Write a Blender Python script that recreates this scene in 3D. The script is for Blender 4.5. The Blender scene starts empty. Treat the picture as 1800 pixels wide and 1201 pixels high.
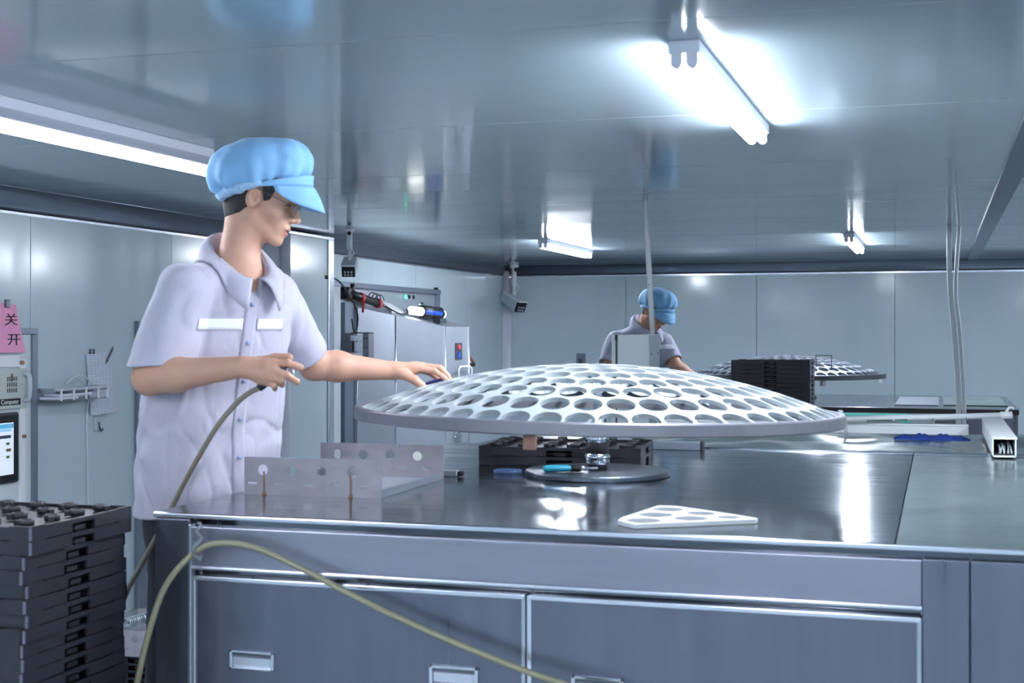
import bpy, bmesh, math, random
import numpy as np
from mathutils import Vector, Matrix
from mathutils.bvhtree import BVHTree

random.seed(7)
rng = np.random.RandomState(5)
scn = bpy.context.scene
COL = scn.collection

# ------------------------------------------------------------------ camera
# Room axes: X runs along the far wall, Y runs away from the viewer, Z is up (metres).
TH = math.radians(17.15)                     # the camera is turned this far to the left of +Y
CAM = Vector((0.0, 0.0, 1.46))
cam_data = bpy.data.cameras.new('camera')
cam_data.sensor_width = 36.0
cam_data.lens = 48.6
cam_data.shift_y = -0.0081
cam_data.clip_start = 0.05
cam_data.dof.use_dof = True
cam_data.dof.focus_distance = 6.5
cam_data.dof.aperture_fstop = 7.1
cam = bpy.data.objects.new('camera', cam_data)
cam.location = CAM
cam.rotation_euler = (math.radians(90), 0, TH)
COL.objects.link(cam)
scn.camera = cam

# ------------------------------------------------------------------ world and exposure
world = bpy.data.worlds.new('world')
scn.world = world
world.use_nodes = True
world.node_tree.nodes['Background'].inputs[0].default_value = (0.5, 0.6, 0.7, 1)
world.node_tree.nodes['Background'].inputs[1].default_value = 0.05
scn.view_settings.view_transform = 'Standard'
scn.view_settings.look = 'None'
scn.view_settings.gamma = 1.0
scn.view_settings.use_curve_mapping = False
scn.view_settings.exposure = 2.0
TUBE = 34.0                                  # radiance of the fluorescent tubes
try:
    scn.cycles.use_denoising = True
    scn.cycles.max_bounces = 8
    scn.cycles.diffuse_bounces = 4
    scn.cycles.glossy_bounces = 5
    scn.cycles.caustics_reflective = False
    scn.cycles.caustics_refractive = False
    scn.cycles.sample_clamp_indirect = 6.0
except Exception:
    pass

# ------------------------------------------------------------------ materials
def lin(c):
    return tuple(((v / 255) / 12.92 if v / 255 <= 0.04045 else ((v / 255 + 0.055) / 1.055) ** 2.4) for v in c)

def mat(name, rgb, rough=0.5, metal=0.0, spec=0.5, grain=None, gamt=0.06, rvar=0.0, bump=0.0, bscale=None,
        coat=0.0, sss=0.0, trans=0.0, alpha=1.0, emit=None, estr=0.0, sheen=0.0, ior=1.45, aniso=0.0):
    """Procedural material. grain = (sx, sy, sz) noise scale in object space that varies colour/roughness."""
    m = bpy.data.materials.new(name)
    m.use_nodes = True
    nt = m.node_tree
    b = nt.nodes['Principled BSDF']
    c = lin(rgb)
    b.inputs['Base Color'].default_value = (*c, 1)
    b.inputs['Roughness'].default_value = rough
    b.inputs['Metallic'].default_value = metal
    b.inputs['Specular IOR Level'].default_value = spec
    b.inputs['IOR'].default_value = ior
    b.inputs['Coat Weight'].default_value = coat
    b.inputs['Coat Roughness'].default_value = 0.08
    b.inputs['Transmission Weight'].default_value = trans
    b.inputs['Alpha'].default_value = alpha
    b.inputs['Sheen Weight'].default_value = sheen
    if sss:
        b.inputs['Subsurface Weight'].default_value = sss
        b.inputs['Subsurface Radius'].default_value = (0.012, 0.005, 0.003)
        b.inputs['Subsurface Scale'].default_value = 1.0
    if emit:
        b.inputs['Emission Color'].default_value = (*lin(emit), 1)
        b.inputs['Emission Strength'].default_value = estr
    if grain or bump:
        tc = nt.nodes.new('ShaderNodeTexCoord')
        mp = nt.nodes.new('ShaderNodeMapping')
        nt.links.new(tc.outputs['Object'], mp.inputs['Vector'])
    if grain:
        mp.inputs['Scale'].default_value = grain
        nz = nt.nodes.new('ShaderNodeTexNoise')
        nz.inputs['Scale'].default_value = 1.0
        nz.inputs['Detail'].default_value = 5.0
        nt.links.new(mp.outputs['Vector'], nz.inputs['Vector'])
        mx = nt.nodes.new('ShaderNodeMix')
        mx.data_type = 'RGBA'
        mx.inputs[6].default_value = (*[max(0, v * (1 - gamt)) for v in c], 1)
        mx.inputs[7].default_value = (*[min(1, v * (1 + gamt)) for v in c], 1)
        nt.links.new(nz.outputs['Fac'], mx.inputs[0])
        nt.links.new(mx.outputs[2], b.inputs['Base Color'])
        if rvar:
            mr = nt.nodes.new('ShaderNodeMapRange')
            mr.inputs['From Min'].default_value = 0.3
            mr.inputs['From Max'].default_value = 0.7
            mr.inputs['To Min'].default_value = max(0.02, rough - rvar)
            mr.inputs['To Max'].default_value = rough + rvar
            nt.links.new(nz.outputs['Fac'], mr.inputs['Value'])
            nt.links.new(mr.outputs['Result'], b.inputs['Roughness'])
    if bump:
        mp2 = nt.nodes.new('ShaderNodeMapping')
        nt.links.new(tc.outputs['Object'], mp2.inputs['Vector'])
        mp2.inputs['Scale'].default_value = bscale or grain
        n2 = nt.nodes.new('ShaderNodeTexNoise')
        n2.inputs['Scale'].default_value = 1.0
        n2.inputs['Detail'].default_value = 3.0
        nt.links.new(mp2.outputs['Vector'], n2.inputs['Vector'])
        bp = nt.nodes.new('ShaderNodeBump')
        bp.inputs['Strength'].default_value = bump
        bp.inputs['Distance'].default_value = 0.01
        nt.links.new(n2.outputs['Fac'], bp.inputs['Height'])
        nt.links.new(bp.outputs['Normal'], b.inputs['Normal'])
    return m

M = {}
M['ceiling'] = mat('ceiling_enamel', (158, 174, 184), 0.11, spec=0.6, grain=(0.4, 3, 1), gamt=0.02, rvar=0.03, bump=0.012, bscale=(0.8, 3, 1))
M['wall'] = mat('wall_enamel', (190, 206, 214), 0.17, spec=0.55, grain=(6, 6, 0.7), gamt=0.04, rvar=0.07, bump=0.05, bscale=(2.5, 2.5, 1.2))
M['backing'] = mat('seam_backing', (70, 80, 88), 0.6)
M['floor'] = mat('floor_epoxy', (158, 168, 172), 0.35, grain=(3, 3, 3), gamt=0.1)
M['alu'] = mat('aluminium_profile', (176, 184, 196), 0.28, metal=0.85, grain=(4, 4, 60), gamt=0.05)
M['alu_cove'] = mat('cove_profile', (132, 142, 158), 0.25, metal=0.6)
M['grey_trim'] = mat('grey_trim', (122, 132, 146), 0.4, metal=0.5)
M['polished'] = mat('polished_steel', (118, 126, 136), 0.15, metal=1.0, grain=(3, 30, 3), gamt=0.05, rvar=0.04, bump=0.012, bscale=(2, 7, 2))
M['film_steel'] = mat('film_covered_steel', (136, 152, 152), 0.2, metal=0.55, grain=(5, 5, 5), gamt=0.08, rvar=0.06, bump=0.25, bscale=(3, 5, 3))
M['brushed_v'] = mat('brushed_steel_vertical', (112, 116, 130), 0.34, metal=0.95, grain=(26, 26, 1.2), gamt=0.14, rvar=0.07)
M['brushed_h'] = mat('brushed_steel_horizontal', (146, 147, 160), 0.36, metal=0.9, grain=(1.2, 30, 60), gamt=0.08, rvar=0.06)
M['mirror'] = mat('mirror_steel', (104, 108, 116), 0.07, metal=1.0)
M['bright'] = mat('bright_steel_edge', (214, 218, 230), 0.22, metal=0.8)
M['steel'] = mat('satin_steel', (186, 194, 204), 0.38, metal=0.7, grain=(20, 20, 1), gamt=0.04, rvar=0.02)
M['dark_steel'] = mat('dark_steel', (96, 104, 114), 0.35, metal=0.8)
M['chrome'] = mat('chrome', (210, 214, 222), 0.1, metal=1.0)
M['dome'] = mat('dome_aluminium', (188, 197, 202), 0.38, metal=0.3, spec=0.6, grain=(9, 9, 9), gamt=0.04)
M['dome2'] = mat('dome_aluminium_far', (176, 184, 196), 0.3, metal=0.7, grain=(9, 9, 9), gamt=0.05)
M['rim'] = mat('rim_aluminium', (136, 136, 144), 0.45, metal=0.6, grain=(14, 14, 2), gamt=0.1)
M['rack'] = mat('rack_sheet_metal', (168, 163, 170), 0.42, metal=0.55, grain=(18, 18, 25), gamt=0.22)
M['rim2'] = mat('rim_dark', (70, 74, 82), 0.45, metal=0.5)
M['tray'] = mat('black_plastic', (33, 34, 42), 0.42, spec=0.45, grain=(8, 8, 8), gamt=0.25, rvar=0.08)
M['tray_edge'] = mat('pale_edge_plastic', (92, 94, 108), 0.35)
M['black'] = mat('black_rubber', (26, 27, 31), 0.45)
M['dgrey'] = mat('dark_grey_plastic', (66, 70, 78), 0.45)
M['white'] = mat('white_plastic', (226, 230, 234), 0.4)
M['offwhite'] = mat('offwhite_paint', (206, 214, 220), 0.35)
M['box_side'] = mat('grey_paint', (178, 190, 198), 0.35)
M['lamp_white'] = mat('lamp_body_enamel', (214, 216, 228), 0.35)
M['paper'] = mat('paper', (222, 226, 240), 0.8)
M['pink'] = mat('pink_paper', (232, 160, 196), 0.8)
M['ink'] = mat('ink', (44, 42, 54), 0.7)
M['green_ink'] = mat('green_paint', (44, 110, 92), 0.6)
M['teal'] = mat('teal_plastic', (40, 150, 176), 0.4)
M['teal_strip'] = mat('teal_tape', (92, 190, 176), 0.5)
M['blue_cloth'] = mat('blue_cloth', (26, 54, 128), 0.9, grain=(60, 60, 60), gamt=0.2)
M['blue'] = mat('blue_wrap', (38, 84, 196), 0.35)
M['red'] = mat('red_tape', (196, 60, 66), 0.5)
M['hose'] = mat('hose_plastic', (138, 136, 112), 0.35, spec=0.5)
M['hose_grey'] = mat('hose_taupe', (136, 128, 116), 0.4)
M['brown'] = mat('amber_glass', (150, 112, 96), 0.2)
M['clear'] = mat('clear_plastic', (222, 232, 240), 0.08, trans=0.85, alpha=0.7)
M['clear_blue'] = mat('clear_blue_plastic', (120, 160, 220), 0.08, trans=0.7, alpha=0.7)
M['lens'] = mat('blue_coated_lens', (90, 96, 190), 0.1, trans=0.4)
M['pc'] = mat('pc_beige', (186, 194, 190), 0.5)
M['screen_frame'] = mat('black_bezel', (24, 26, 32), 0.3)
M['led_green'] = mat('green_led', (90, 240, 170), 0.3, emit=(60, 255, 160), estr=0.8)
M['lamp_glow'] = mat('lit_lamp_end', (250, 252, 245), 0.3, emit=(245, 250, 240), estr=0.7)
M['tube'] = mat('lit_fluorescent_tube', (255, 255, 255), 0.3, emit=(238, 245, 255), estr=TUBE)
M['cap_metal'] = mat('tube_end_cap', (200, 206, 214), 0.3, metal=0.7)
M['skin'] = mat('skin', (206, 160, 138), 0.5, sss=0.15, grain=(30, 30, 30), gamt=0.05)
M['lips'] = mat('lips', (176, 116, 108), 0.45)
M['eye'] = mat('eye', (60, 46, 44), 0.2)
M['hair'] = mat('hair', (40, 34, 38), 0.55, grain=(40, 300, 40), gamt=0.5, bump=0.4, bscale=(300, 300, 40))
M['shirt'] = mat('shirt_cotton', (190, 187, 203), 0.85, spec=0.2, grain=(25, 25, 25), gamt=0.03, sheen=0.1, bump=0.75, bscale=(11, 11, 8))
M['shirt2'] = mat('shirt_cotton_grey', (178, 180, 200), 0.85, spec=0.2, grain=(25, 25, 25), gamt=0.03, bump=0.6, bscale=(11, 11, 8))
M['stripe'] = mat('reflective_tape', (246, 248, 255), 0.35, emit=None)
M['button'] = mat('shirt_button', (150, 166, 206), 0.3)
M['trousers'] = mat('trousers', (38, 38, 48), 0.85)
M['capblue'] = mat('nonwoven_blue', (136, 187, 230), 0.7, spec=0.3, grain=(18, 18, 18), gamt=0.12, sheen=0.15, bump=0.55, bscale=(13, 13, 13))
M['capedge'] = mat('nonwoven_blue_elastic', (166, 202, 236), 0.75, grain=(90, 90, 90), gamt=0.2, bump=0.5, bscale=(120, 120, 120))
M['glass'] = mat('spectacle_lens', (230, 236, 246), 0.05, trans=0.9, alpha=0.4)

# flat print: a form ruled into rows and columns
def print_grid(name, paper, ink, sx, sy):
    m = bpy.data.materials.new(name)
    m.use_nodes = True
    nt = m.node_tree
    b = nt.nodes['Principled BSDF']
    b.inputs['Roughness'].default_value = 0.8
    tc = nt.nodes.new('ShaderNodeTexCoord')
    br = nt.nodes.new('ShaderNodeTexBrick')
    br.offset = 0.0
    br.inputs['Color1'].default_value = (*lin(paper), 1)
    br.inputs['Color2'].default_value = (*lin(tuple(v - 10 for v in paper)), 1)
    br.inputs['Mortar'].default_value = (*lin(ink), 1)
    br.inputs['Scale'].default_value = 1.0
    br.inputs['Mortar Size'].default_value = 0.0008
    br.inputs['Brick Width'].default_value = sx
    br.inputs['Row Height'].default_value = sy
    sp = nt.nodes.new('ShaderNodeSeparateXYZ')
    cb = nt.nodes.new('ShaderNodeCombineXYZ')
    nt.links.new(tc.outputs['Object'], sp.inputs[0])
    nt.links.new(sp.outputs['Y'], cb.inputs['X'])
    nt.links.new(sp.outputs['Z'], cb.inputs['Y'])
    nt.links.new(cb.outputs[0], br.inputs['Vector'])
    nt.links.new(br.outputs['Color'], b.inputs['Base Color'])
    return m
M['form'] = print_grid('printed_form', (214, 219, 234), (150, 158, 182), 0.032, 0.0105)

# ------------------------------------------------------------------ object helpers
def tag(o, label=None, cat=None, group=None, kind=None):
    if label: o['label'] = label
    if cat: o['category'] = cat
    if group: o['group'] = group
    if kind: o['kind'] = kind
    return o

def thing(name, loc, label, cat, rz=0.0, group=None):
    o = bpy.data.objects.new(name, None)
    o.empty_display_size = 0.05
    o.location = loc
    o.rotation_euler = (0, 0, rz)
    COL.objects.link(o)
    return tag(o, label, cat, group)

def mesh_obj(name, me, m, parent=None, smooth=False):
    if m is not None and not me.materials:
        me.materials.append(M[m] if isinstance(m, str) else m)
    if smooth:
        me.shade_smooth()
    o = bpy.data.objects.new(name, me)
    COL.objects.link(o)
    if parent is not None:
        o.parent = parent
    return o

class MB:
    """Collects solid shapes; build() makes ONE mesh object out of them."""
    def __init__(s, org=(0, 0, 0)):
        s.v, s.f, s.sm = [], [], []
        s.o = Vector(org)
    def poly(s, vs, fs, sm=False):
        n = len(s.v)
        s.v += [tuple(Vector(v) - s.o) for v in vs]
        s.f += [tuple(i + n for i in f) for f in fs]
        s.sm += [sm] * len(fs)
        return s
    def box(s, x0, x1, y0, y1, z0, z1, bev=0.0):
        if bev <= 0:
            return s.poly([(x0, y0, z0), (x1, y0, z0), (x1, y1, z0), (x0, y1, z0), (x0, y0, z1), (x1, y0, z1), (x1, y1, z1), (x0, y1, z1)],
                          [(0, 3, 2, 1), (4, 5, 6, 7), (0, 1, 5, 4), (1, 2, 6, 5), (2, 3, 7, 6), (3, 0, 4, 7)])
        bm = bmesh.new()
        bmesh.ops.create_cube(bm, size=1.0)
        for v in bm.verts:
            v.co = Vector(((x0 + x1) / 2 + v.co.x * (x1 - x0), (y0 + y1) / 2 + v.co.y * (y1 - y0), (z0 + z1) / 2 + v.co.z * (z1 - z0)))
        bmesh.ops.bevel(bm, geom=list(bm.edges), offset=bev, segments=2, affect='EDGES', profile=0.6)
        bm.verts.index_update()
        s.poly([v.co for v in bm.verts], [[v.index for v in f.verts] for f in bm.faces])
        bm.free()
        return s
    def prism(s, pts, axis, a0, a1):
        """pts: 2-D outline; extruded along axis ('x','y','z') from a0 to a1."""
        n = len(pts)
        def P(p, a):
            return {'x': (a, p[0], p[1]), 'y': (p[0], a, p[1]), 'z': (p[0], p[1], a)}[axis]
        vs = [P(p, a0) for p in pts] + [P(p, a1) for p in pts]
        fs = [tuple(range(n)), tuple(range(2 * n - 1, n - 1, -1))] + [(i, i + n, (i + 1) % n + n, (i + 1) % n) for i in range(n)]
        return s.poly(vs, fs)
    def tube(s, pts, r, n=12, closed=False, cap=True):
        pts = [Vector(p) for p in pts]
        rs = r if isinstance(r, (list, tuple)) else [r] * len(pts)
        m = len(pts)
        vs, fs = [], []
        up = None
        for i, p in enumerate(pts):
            a = pts[(i - 1) % m] if (closed or i > 0) else p
            b = pts[(i + 1) % m] if (closed or i < m - 1) else p
            t = (b - a).normalized()
            if up is None:
                up = Vector((0, 0, 1)) if abs(t.z) < 0.9 else Vector((1, 0, 0))
            u = (up - t * up.dot(t))
            if u.length < 1e-5:
                u = t.orthogonal()
            u.normalize()
            w = t.cross(u)
            up = u
            for k in range(n):
                an = 2 * math.pi * k / n
                vs.append(p + (u * math.cos(an) + w * math.sin(an)) * rs[i])
        for i in range(m if closed else m - 1):
            for k in range(n):
                a, b = i * n + k, i * n + (k + 1) % n
                c, d = ((i + 1) % m) * n + (k + 1) % n, ((i + 1) % m) * n + k
                fs.append((a, b, c, d))
        s.poly(vs, fs, True)
        if cap and not closed:
            s.poly(vs[:n], [tuple(range(n - 1, -1, -1))])
            s.poly(vs[-n:], [tuple(range(n))])
        return s
    def lathe(s, prof, c=(0, 0, 0), n=32, sm=True):
        """prof: list of (radius, z); closed profile loop spun about the Z axis through c."""
        m = len(prof)
        vs = [(c[0] + r * math.cos(2 * math.pi * k / n), c[1] + r * math.sin(2 * math.pi * k / n), c[2] + z) for k in range(n) for r, z in prof]
        fs = []
        for k in range(n):
            for i in range(m - 1):
                fs.append((k * m + i, ((k + 1) % n) * m + i, ((k + 1) % n) * m + i + 1, k * m + i + 1))
        s.poly(vs, fs, sm)
        return s
    def sphere(s, c, r, n=12):
        r = r if isinstance(r, (tuple, list)) else (r, r, r)
        vs, fs = [], []
        for i in range(n // 2 + 1):
            a = math.pi * i / (n // 2)
            for k in range(n):
                b = 2 * math.pi * k / n
                vs.append((c[0] + r[0] * math.sin(a) * math.cos(b), c[1] + r[1] * math.sin(a) * math.sin(b), c[2] + r[2] * math.cos(a)))
        for i in range(n // 2):
            for k in range(n):
                fs.append((i * n + k, (i + 1) * n + k, (i + 1) * n + (k + 1) % n, i * n + (k + 1) % n))
        return s.poly(vs, fs, True)
    def mesh(s, name):
        me = bpy.data.meshes.new(name)
        me.from_pydata(s.v, [], s.f)
        me.polygons.foreach_set('use_smooth', s.sm)
        me.validate()
        bm = bmesh.new()
        bm.from_mesh(me)
        bmesh.ops.remove_doubles(bm, verts=bm.verts, dist=1e-6)
        bmesh.ops.recalc_face_normals(bm, faces=bm.faces)
        bm.to_mesh(me)
        bm.free()
        return me
    def build(s, name, m, parent=None):
        return mesh_obj(name, s.mesh(name), m, parent)

def bx(name, m, parent, x0, x1, y0, y1, z0, z1, bev=0.0):
    org = parent.location if parent is not None else (0, 0, 0)
    p = parent
    while p is not None and p.parent is not None:
        p = p.parent
        org = Vector(org) + p.location
    return MB(org).box(x0, x1, y0, y1, z0, z1, bev).build(name, m, parent)

def arc(c, r, a0, a1, n):
    return [(c[0] + r * math.cos(a0 + (a1 - a0) * i / n), c[1] + r * math.sin(a0 + (a1 - a0) * i / n)) for i in range(n + 1)]

def smooth_path(pts, k=8):
    """Catmull-Rom through pts."""
    P = [Vector(p) for p in pts]
    P = [P[0] * 2 - P[1]] + P + [P[-1] * 2 - P[-2]]
    out = []
    for i in range(1, len(P) - 2):
        for j in range(k):
            t = j / k
            a, b, c, d = P[i - 1], P[i], P[i + 1], P[i + 2]
            out.append(0.5 * ((2 * b) + (c - a) * t + (2 * a - 5 * b + 4 * c - d) * t * t + (3 * b - a - 3 * c + d) * t ** 3))
    out.append(P[-2])
    return out

def text_mesh(body, size, thick=0.0004):
    cu = bpy.data.curves.new('text', 'FONT')
    cu.body = body
    cu.size = size
    cu.extrude = thick
    cu.align_x = 'CENTER'
    cu.align_y = 'CENTER'
    cu.resolution_u = 3
    o = bpy.data.objects.new('text', cu)
    COL.objects.link(o)
    bpy.context.view_layer.update()
    me = bpy.data.meshes.new_from_object(o.evaluated_get(bpy.context.evaluated_depsgraph_get()))
    bpy.data.objects.remove(o)
    bpy.data.curves.remove(cu)
    return me

def sheet(field, x0, x1, y0, y1, nx, ny):
    """Marching squares: the region where field(x, y) > 0 as 2-D points + polygons + boundary edges."""
    xs, ys = np.linspace(x0, x1, nx), np.linspace(y0, y1, ny)
    X, Y = np.meshgrid(xs, ys, indexing='ij')
    Fv = field(X, Y)
    F_ = Fv.tolist()
    pts, idx, polys = [], {}, []
    def corner(i, j):
        k = (i, j)
        if k not in idx:
            idx[k] = len(pts)
            pts.append((xs[i], ys[j]))
        return idx[k]
    def cut(i, j, a, b):
        k = (min((i, j), (a, b)), max((i, j), (a, b)))
        if k not in idx:
            f0, f1 = F_[i][j], F_[a][b]
            t = f0 / (f0 - f1)
            idx[k] = len(pts)
            pts.append((xs[i] + (xs[a] - xs[i]) * t, ys[j] + (ys[b] - ys[j]) * t))
        return idx[k]
    S = Fv > 0
    cnt = S[:-1, :-1].astype(int) + S[1:, :-1] + S[1:, 1:] + S[:-1, 1:]
    for i, j in np.argwhere(cnt > 0):
        i, j = int(i), int(j)
        ring = [(i, j), (i + 1, j), (i + 1, j + 1), (i, j + 1)]
        if cnt[i, j] == 4:
            polys.append([corner(*c) for c in ring])
            continue
        p = []
        for q in range(4):
            a, b = ring[q], ring[(q + 1) % 4]
            if S[a]: p.append(corner(*a))
            if S[a] != S[b]: p.append(cut(*a, *b))
        if len(p) > 2: polys.append(p)
    ec = {}
    for p in polys:
        for a, b in zip(p, p[1:] + p[:1]):
            ec[(a, b)] = 1
    bnd = [(a, b) for (a, b) in ec if (b, a) not in ec]
    return pts, polys, bnd

def plate(field, bounds, n, top, bottom):
    """Solid plate from a 2-D field; top/bottom map (x, y) to 3-D points."""
    pts, polys, bnd = sheet(field, *bounds, *n)
    k = len(pts)
    v = [top(*p) for p in pts] + [bottom(*p) for p in pts]
    f = [tuple(p) for p in polys] + [tuple(i + k for i in reversed(p)) for p in polys]
    nw = len(f)
    f += [(b, a, a + k, b + k) for a, b in bnd]
    me = bpy.data.meshes.new('plate')
    me.from_pydata([tuple(float(c) for c in p) for p in v], [], f)
    return me, nw

def copy_tree(o, parent=None):
    c = o.copy()
    COL.objects.link(c)
    c.parent = parent
    for ch in list(o.children):
        copy_tree(ch, c)
    return c

ORD = ['first', 'second', 'third', 'fourth', 'fifth', 'sixth', 'seventh', 'eighth', 'ninth', 'tenth', 'eleventh', 'twelfth', 'thirteenth',
       'fourteenth', 'fifteenth', 'sixteenth', 'seventeenth', 'eighteenth', 'nineteenth', 'twentieth']

# reference heights
T1 = 1.055          # near workbench top
T2 = 0.995          # far workbench top
CEIL = 2.12
XL, YB, XR, YF = -4.07, 12.96, 3.0, -4.2

# ================================================================== the room
def struct(o):
    o['kind'] = 'structure'
    return o

floor = struct(bx('floor', 'floor', None, XL - .1, XR + .1, YF - .1, YB + .1, -0.1, 0.0))
wl = struct(bx('wall_left', 'backing', None, XL - .12, XL - .022, YF, YB, 0, CEIL + .05))
wb = struct(bx('wall_back', 'backing', None, XL - .12, XR + .1, YB + .022, YB + .12, 0, CEIL + .05))
wr = struct(bx('wall_right', 'wall', None, XR, XR + .1, YF, YB, 0, CEIL + .05))
wf = struct(bx('wall_front', 'wall', None, XL - .1, XR + .1, YF - .1, YF, 0, CEIL + .05))
ce = struct(bx('ceiling', 'backing', None, XL - .12, XR + .1, YF - .1, YB + .12, CEIL + .022, CEIL + .1))

def panel(parent, x0, x1, y0, y1, z0, z1, m):
    MB().box(x0, x1, y0, y1, z0, z1, 0.002).build('panel', m, parent)
ys = [YF] + [-3.51, -2.23, -0.95, 0.33, 1.61, 2.88, 4.15, 5.41, 6.76, 8.05, 9.27, 10.55, 11.8] + [YB]
for a, b in zip(ys, ys[1:]):
    panel(ce, XL, 0.25, a + .002, b - .002, CEIL, CEIL + .022, 'ceiling')
    panel(ce, 0.33, XR, a + .002, b - .002, CEIL, CEIL + .022, 'ceiling')
ys = [YF] + [5.53 + 1.25 * k for k in range(-7, 6)] + [YB]
for a, b in zip(ys, ys[1:]):
    panel(wl, XL - .022, XL, a + .002, b - .002, 0, CEIL, 'wall')
xs = [XL] + [-0.378 + 1.242 * k for k in range(-2, 3)] + [XR]
for a, b in zip(xs, xs[1:]):
    panel(wb, a + .002, b - .002, YB, YB + .022, 0, CEIL, 'wall')

# cover strip over the ceiling joint
t = struct(bx('trim_1', 'grey_trim', None, .245, .335, YF, YB - .05, CEIL - .012, CEIL + .001, .003))
# coved aluminium profile between wall and ceiling
R = .10
prof = [(XL, CEIL)] + arc((XL + R, CEIL - R), R, math.pi, math.pi / 2, 8)
struct(MB().prism(prof, 'y', YF, YB).build('trim_2', 'alu_cove')).data.shade_smooth()
prof = [(YB, CEIL)] + arc((YB - R, CEIL - R), R, 0, math.pi / 2, 8)
struct(MB().prism(prof, 'x', XL, XR).build('trim_3', 'alu_cove')).data.shade_smooth()
struct(bx('trim_4', 'bright', None, XL + .001, XR, YB - .006, YB, CEIL - .116, CEIL - .1))
struct(bx('trim_5', 'bright', None, XL, XL + .006, YF, YB - .01, CEIL - .112, CEIL - .1))
# coved corner post between left and far wall
prof = [(XL, YB)] + arc((XL + .07, YB - .07), .07, math.pi, math.pi / 2, 8)
struct(MB().prism(prof, 'z', 0, CEIL - .05).build('trim_6', 'lamp_white')).data.shade_smooth()

# shallow pier standing proud of the left wall
pier = struct(bx('wall_pier', 'wall', None, XL, -3.92, 7.92, 8.50, 0, CEIL - .03, .004))
MB().tube([(-3.935, 7.90, 0), (-3.935, 7.90, CEIL - .03)], .035, 16).build('corner_profile', 'lamp_white', pier)
MB().box(XL, -3.95, 7.885, 7.925, 0, CEIL - .03, .004).build('side_profile', 'lamp_white', pier)
MB().box(-3.94, -3.905, 8.50, 8.58, 0, CEIL - .03, .006).build('edge_profile', 'bright', pier)
MB().box(XL, -3.905, 7.90, 8.58, CEIL - .034, CEIL - .012, .004).build('head_profile', 'bright', pier)

# low service door in the left wall
dr = struct(bx('door_1', 'wall', None, XL, XL + .018, 6.47, 7.85, 0.03, 1.49))
MB().box(XL, XL + .028, 6.405, 6.485, 0, 1.525, .004).build('door_frame', 'grey_trim', dr)
MB().box(XL, XL + .028, 6.485, 7.86, 1.485, 1.525, .004).build('door_frame', 'grey_trim', dr)
for z in (.345, .205):
    MB().box(XL + .018, XL + .03, 6.50, 6.545, z - .035, z + .035, .003).build('latch_plate', 'black', dr)
MB().tube([(XL + .04, 6.515, .275), (XL + .04, 6.60, .275)], .008, 10).tube([(XL + .04, 6.53, .21), (XL + .04, 6.53, .25)], .012, 10).build('latch_bolt', 'chrome', dr)

# ================================================================== lamps
def twin_lamp(x, y0, y1, label, group='twin fluorescent fixtures'):
    t = thing('fluorescent_fixture', (x, y0, CEIL), label, 'ceiling light', group=group)
    o = t.location
    MB(o).box(x - .036, x + .036, y0, y1, CEIL - .030, CEIL, .004).build('housing', 'lamp_white', t)
    for s in (-1, 1):
        for (ya, yb) in ((y0 + .002, y0 + .022), (y1 - .022, y1 - .002)):
            pr = arc((x + s * .017, CEIL - .050), .0125, math.pi, 2 * math.pi, 8) + [(x + s * .017 + .0125, CEIL - .030), (x + s * .017 - .0125, CEIL - .030)]
            MB(o).prism(pr, 'y', ya, yb).build('lamp_holder', 'lamp_white', t)
        MB(o).tube([(x + s * .017, y0 + .022, CEIL - .050), (x + s * .017, y1 - .022, CEIL - .050)], .013, 14).build('tube', 'tube', t)
    return t
twin_lamp(-.548, 3.085, 4.42, 'twin-tube white fluorescent fixture on the ceiling, nearest, right of centre')
twin_lamp(-2.66, 9.35, 10.68, 'twin-tube white fluorescent fixture on the far ceiling near the corner camera')
twin_lamp(-.565, 9.35, 10.68, 'twin-tube white fluorescent fixture on the far ceiling, left of the twin white conduits')
twin_lamp(1.42, 3.085, 4.42, 'twin-tube fluorescent fixture beyond the ceiling strip, out of view at right front')
twin_lamp(1.42, 9.35, 10.68, 'twin-tube fluorescent fixture beyond the ceiling strip, out of view at right back')
for x, w in ((-2.5, 'left'), (-.55, 'middle'), (1.42, 'right')):
    twin_lamp(x, -.25, 1.08, 'twin-tube fluorescent fixture above the viewer, %s of its row, out of view' % w)
    twin_lamp(x, -3.4, -2.07, 'twin-tube fluorescent fixture behind the viewer, %s of its row, out of view' % w)

x, y0, y1 = -2.50, 3.08, 4.415
t = thing('batten_light', (x, y0, CEIL), 'single-tube white batten light with winged reflector on ceiling above the near worker', 'ceiling light')
o = t.location
MB(o).box(x - .022, x + .022, y0, y1, CEIL - .038, CEIL, .003).build('housing', 'lamp_white', t)
MB(o).prism([(x - .022, CEIL - .032), (x - .088, CEIL - .076), (x - .088, CEIL - .080), (x, CEIL - .050), (x + .088, CEIL - .080), (x + .088, CEIL - .076), (x + .022, CEIL - .032)], 'y', y0 - .01, y1 + .03).build('reflector', 'lamp_white', t)
MB(o).tube([(x, y0 + .02, CEIL - .084), (x, y1 - .02, CEIL - .084)], .0155, 14).build('tube', 'tube', t)
for a, b in ((y0, y0 + .02), (y1 - .02, y1)):
    MB(o).tube([(x, a, CEIL - .084), (x, b, CEIL - .084)], .0165, 14).build('end_cap', 'cap_metal', t)
    MB(o).box(x - .012, x + .012, a, b, CEIL - .082, CEIL - .045).build('lamp_holder', 'lamp_white', t)

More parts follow.
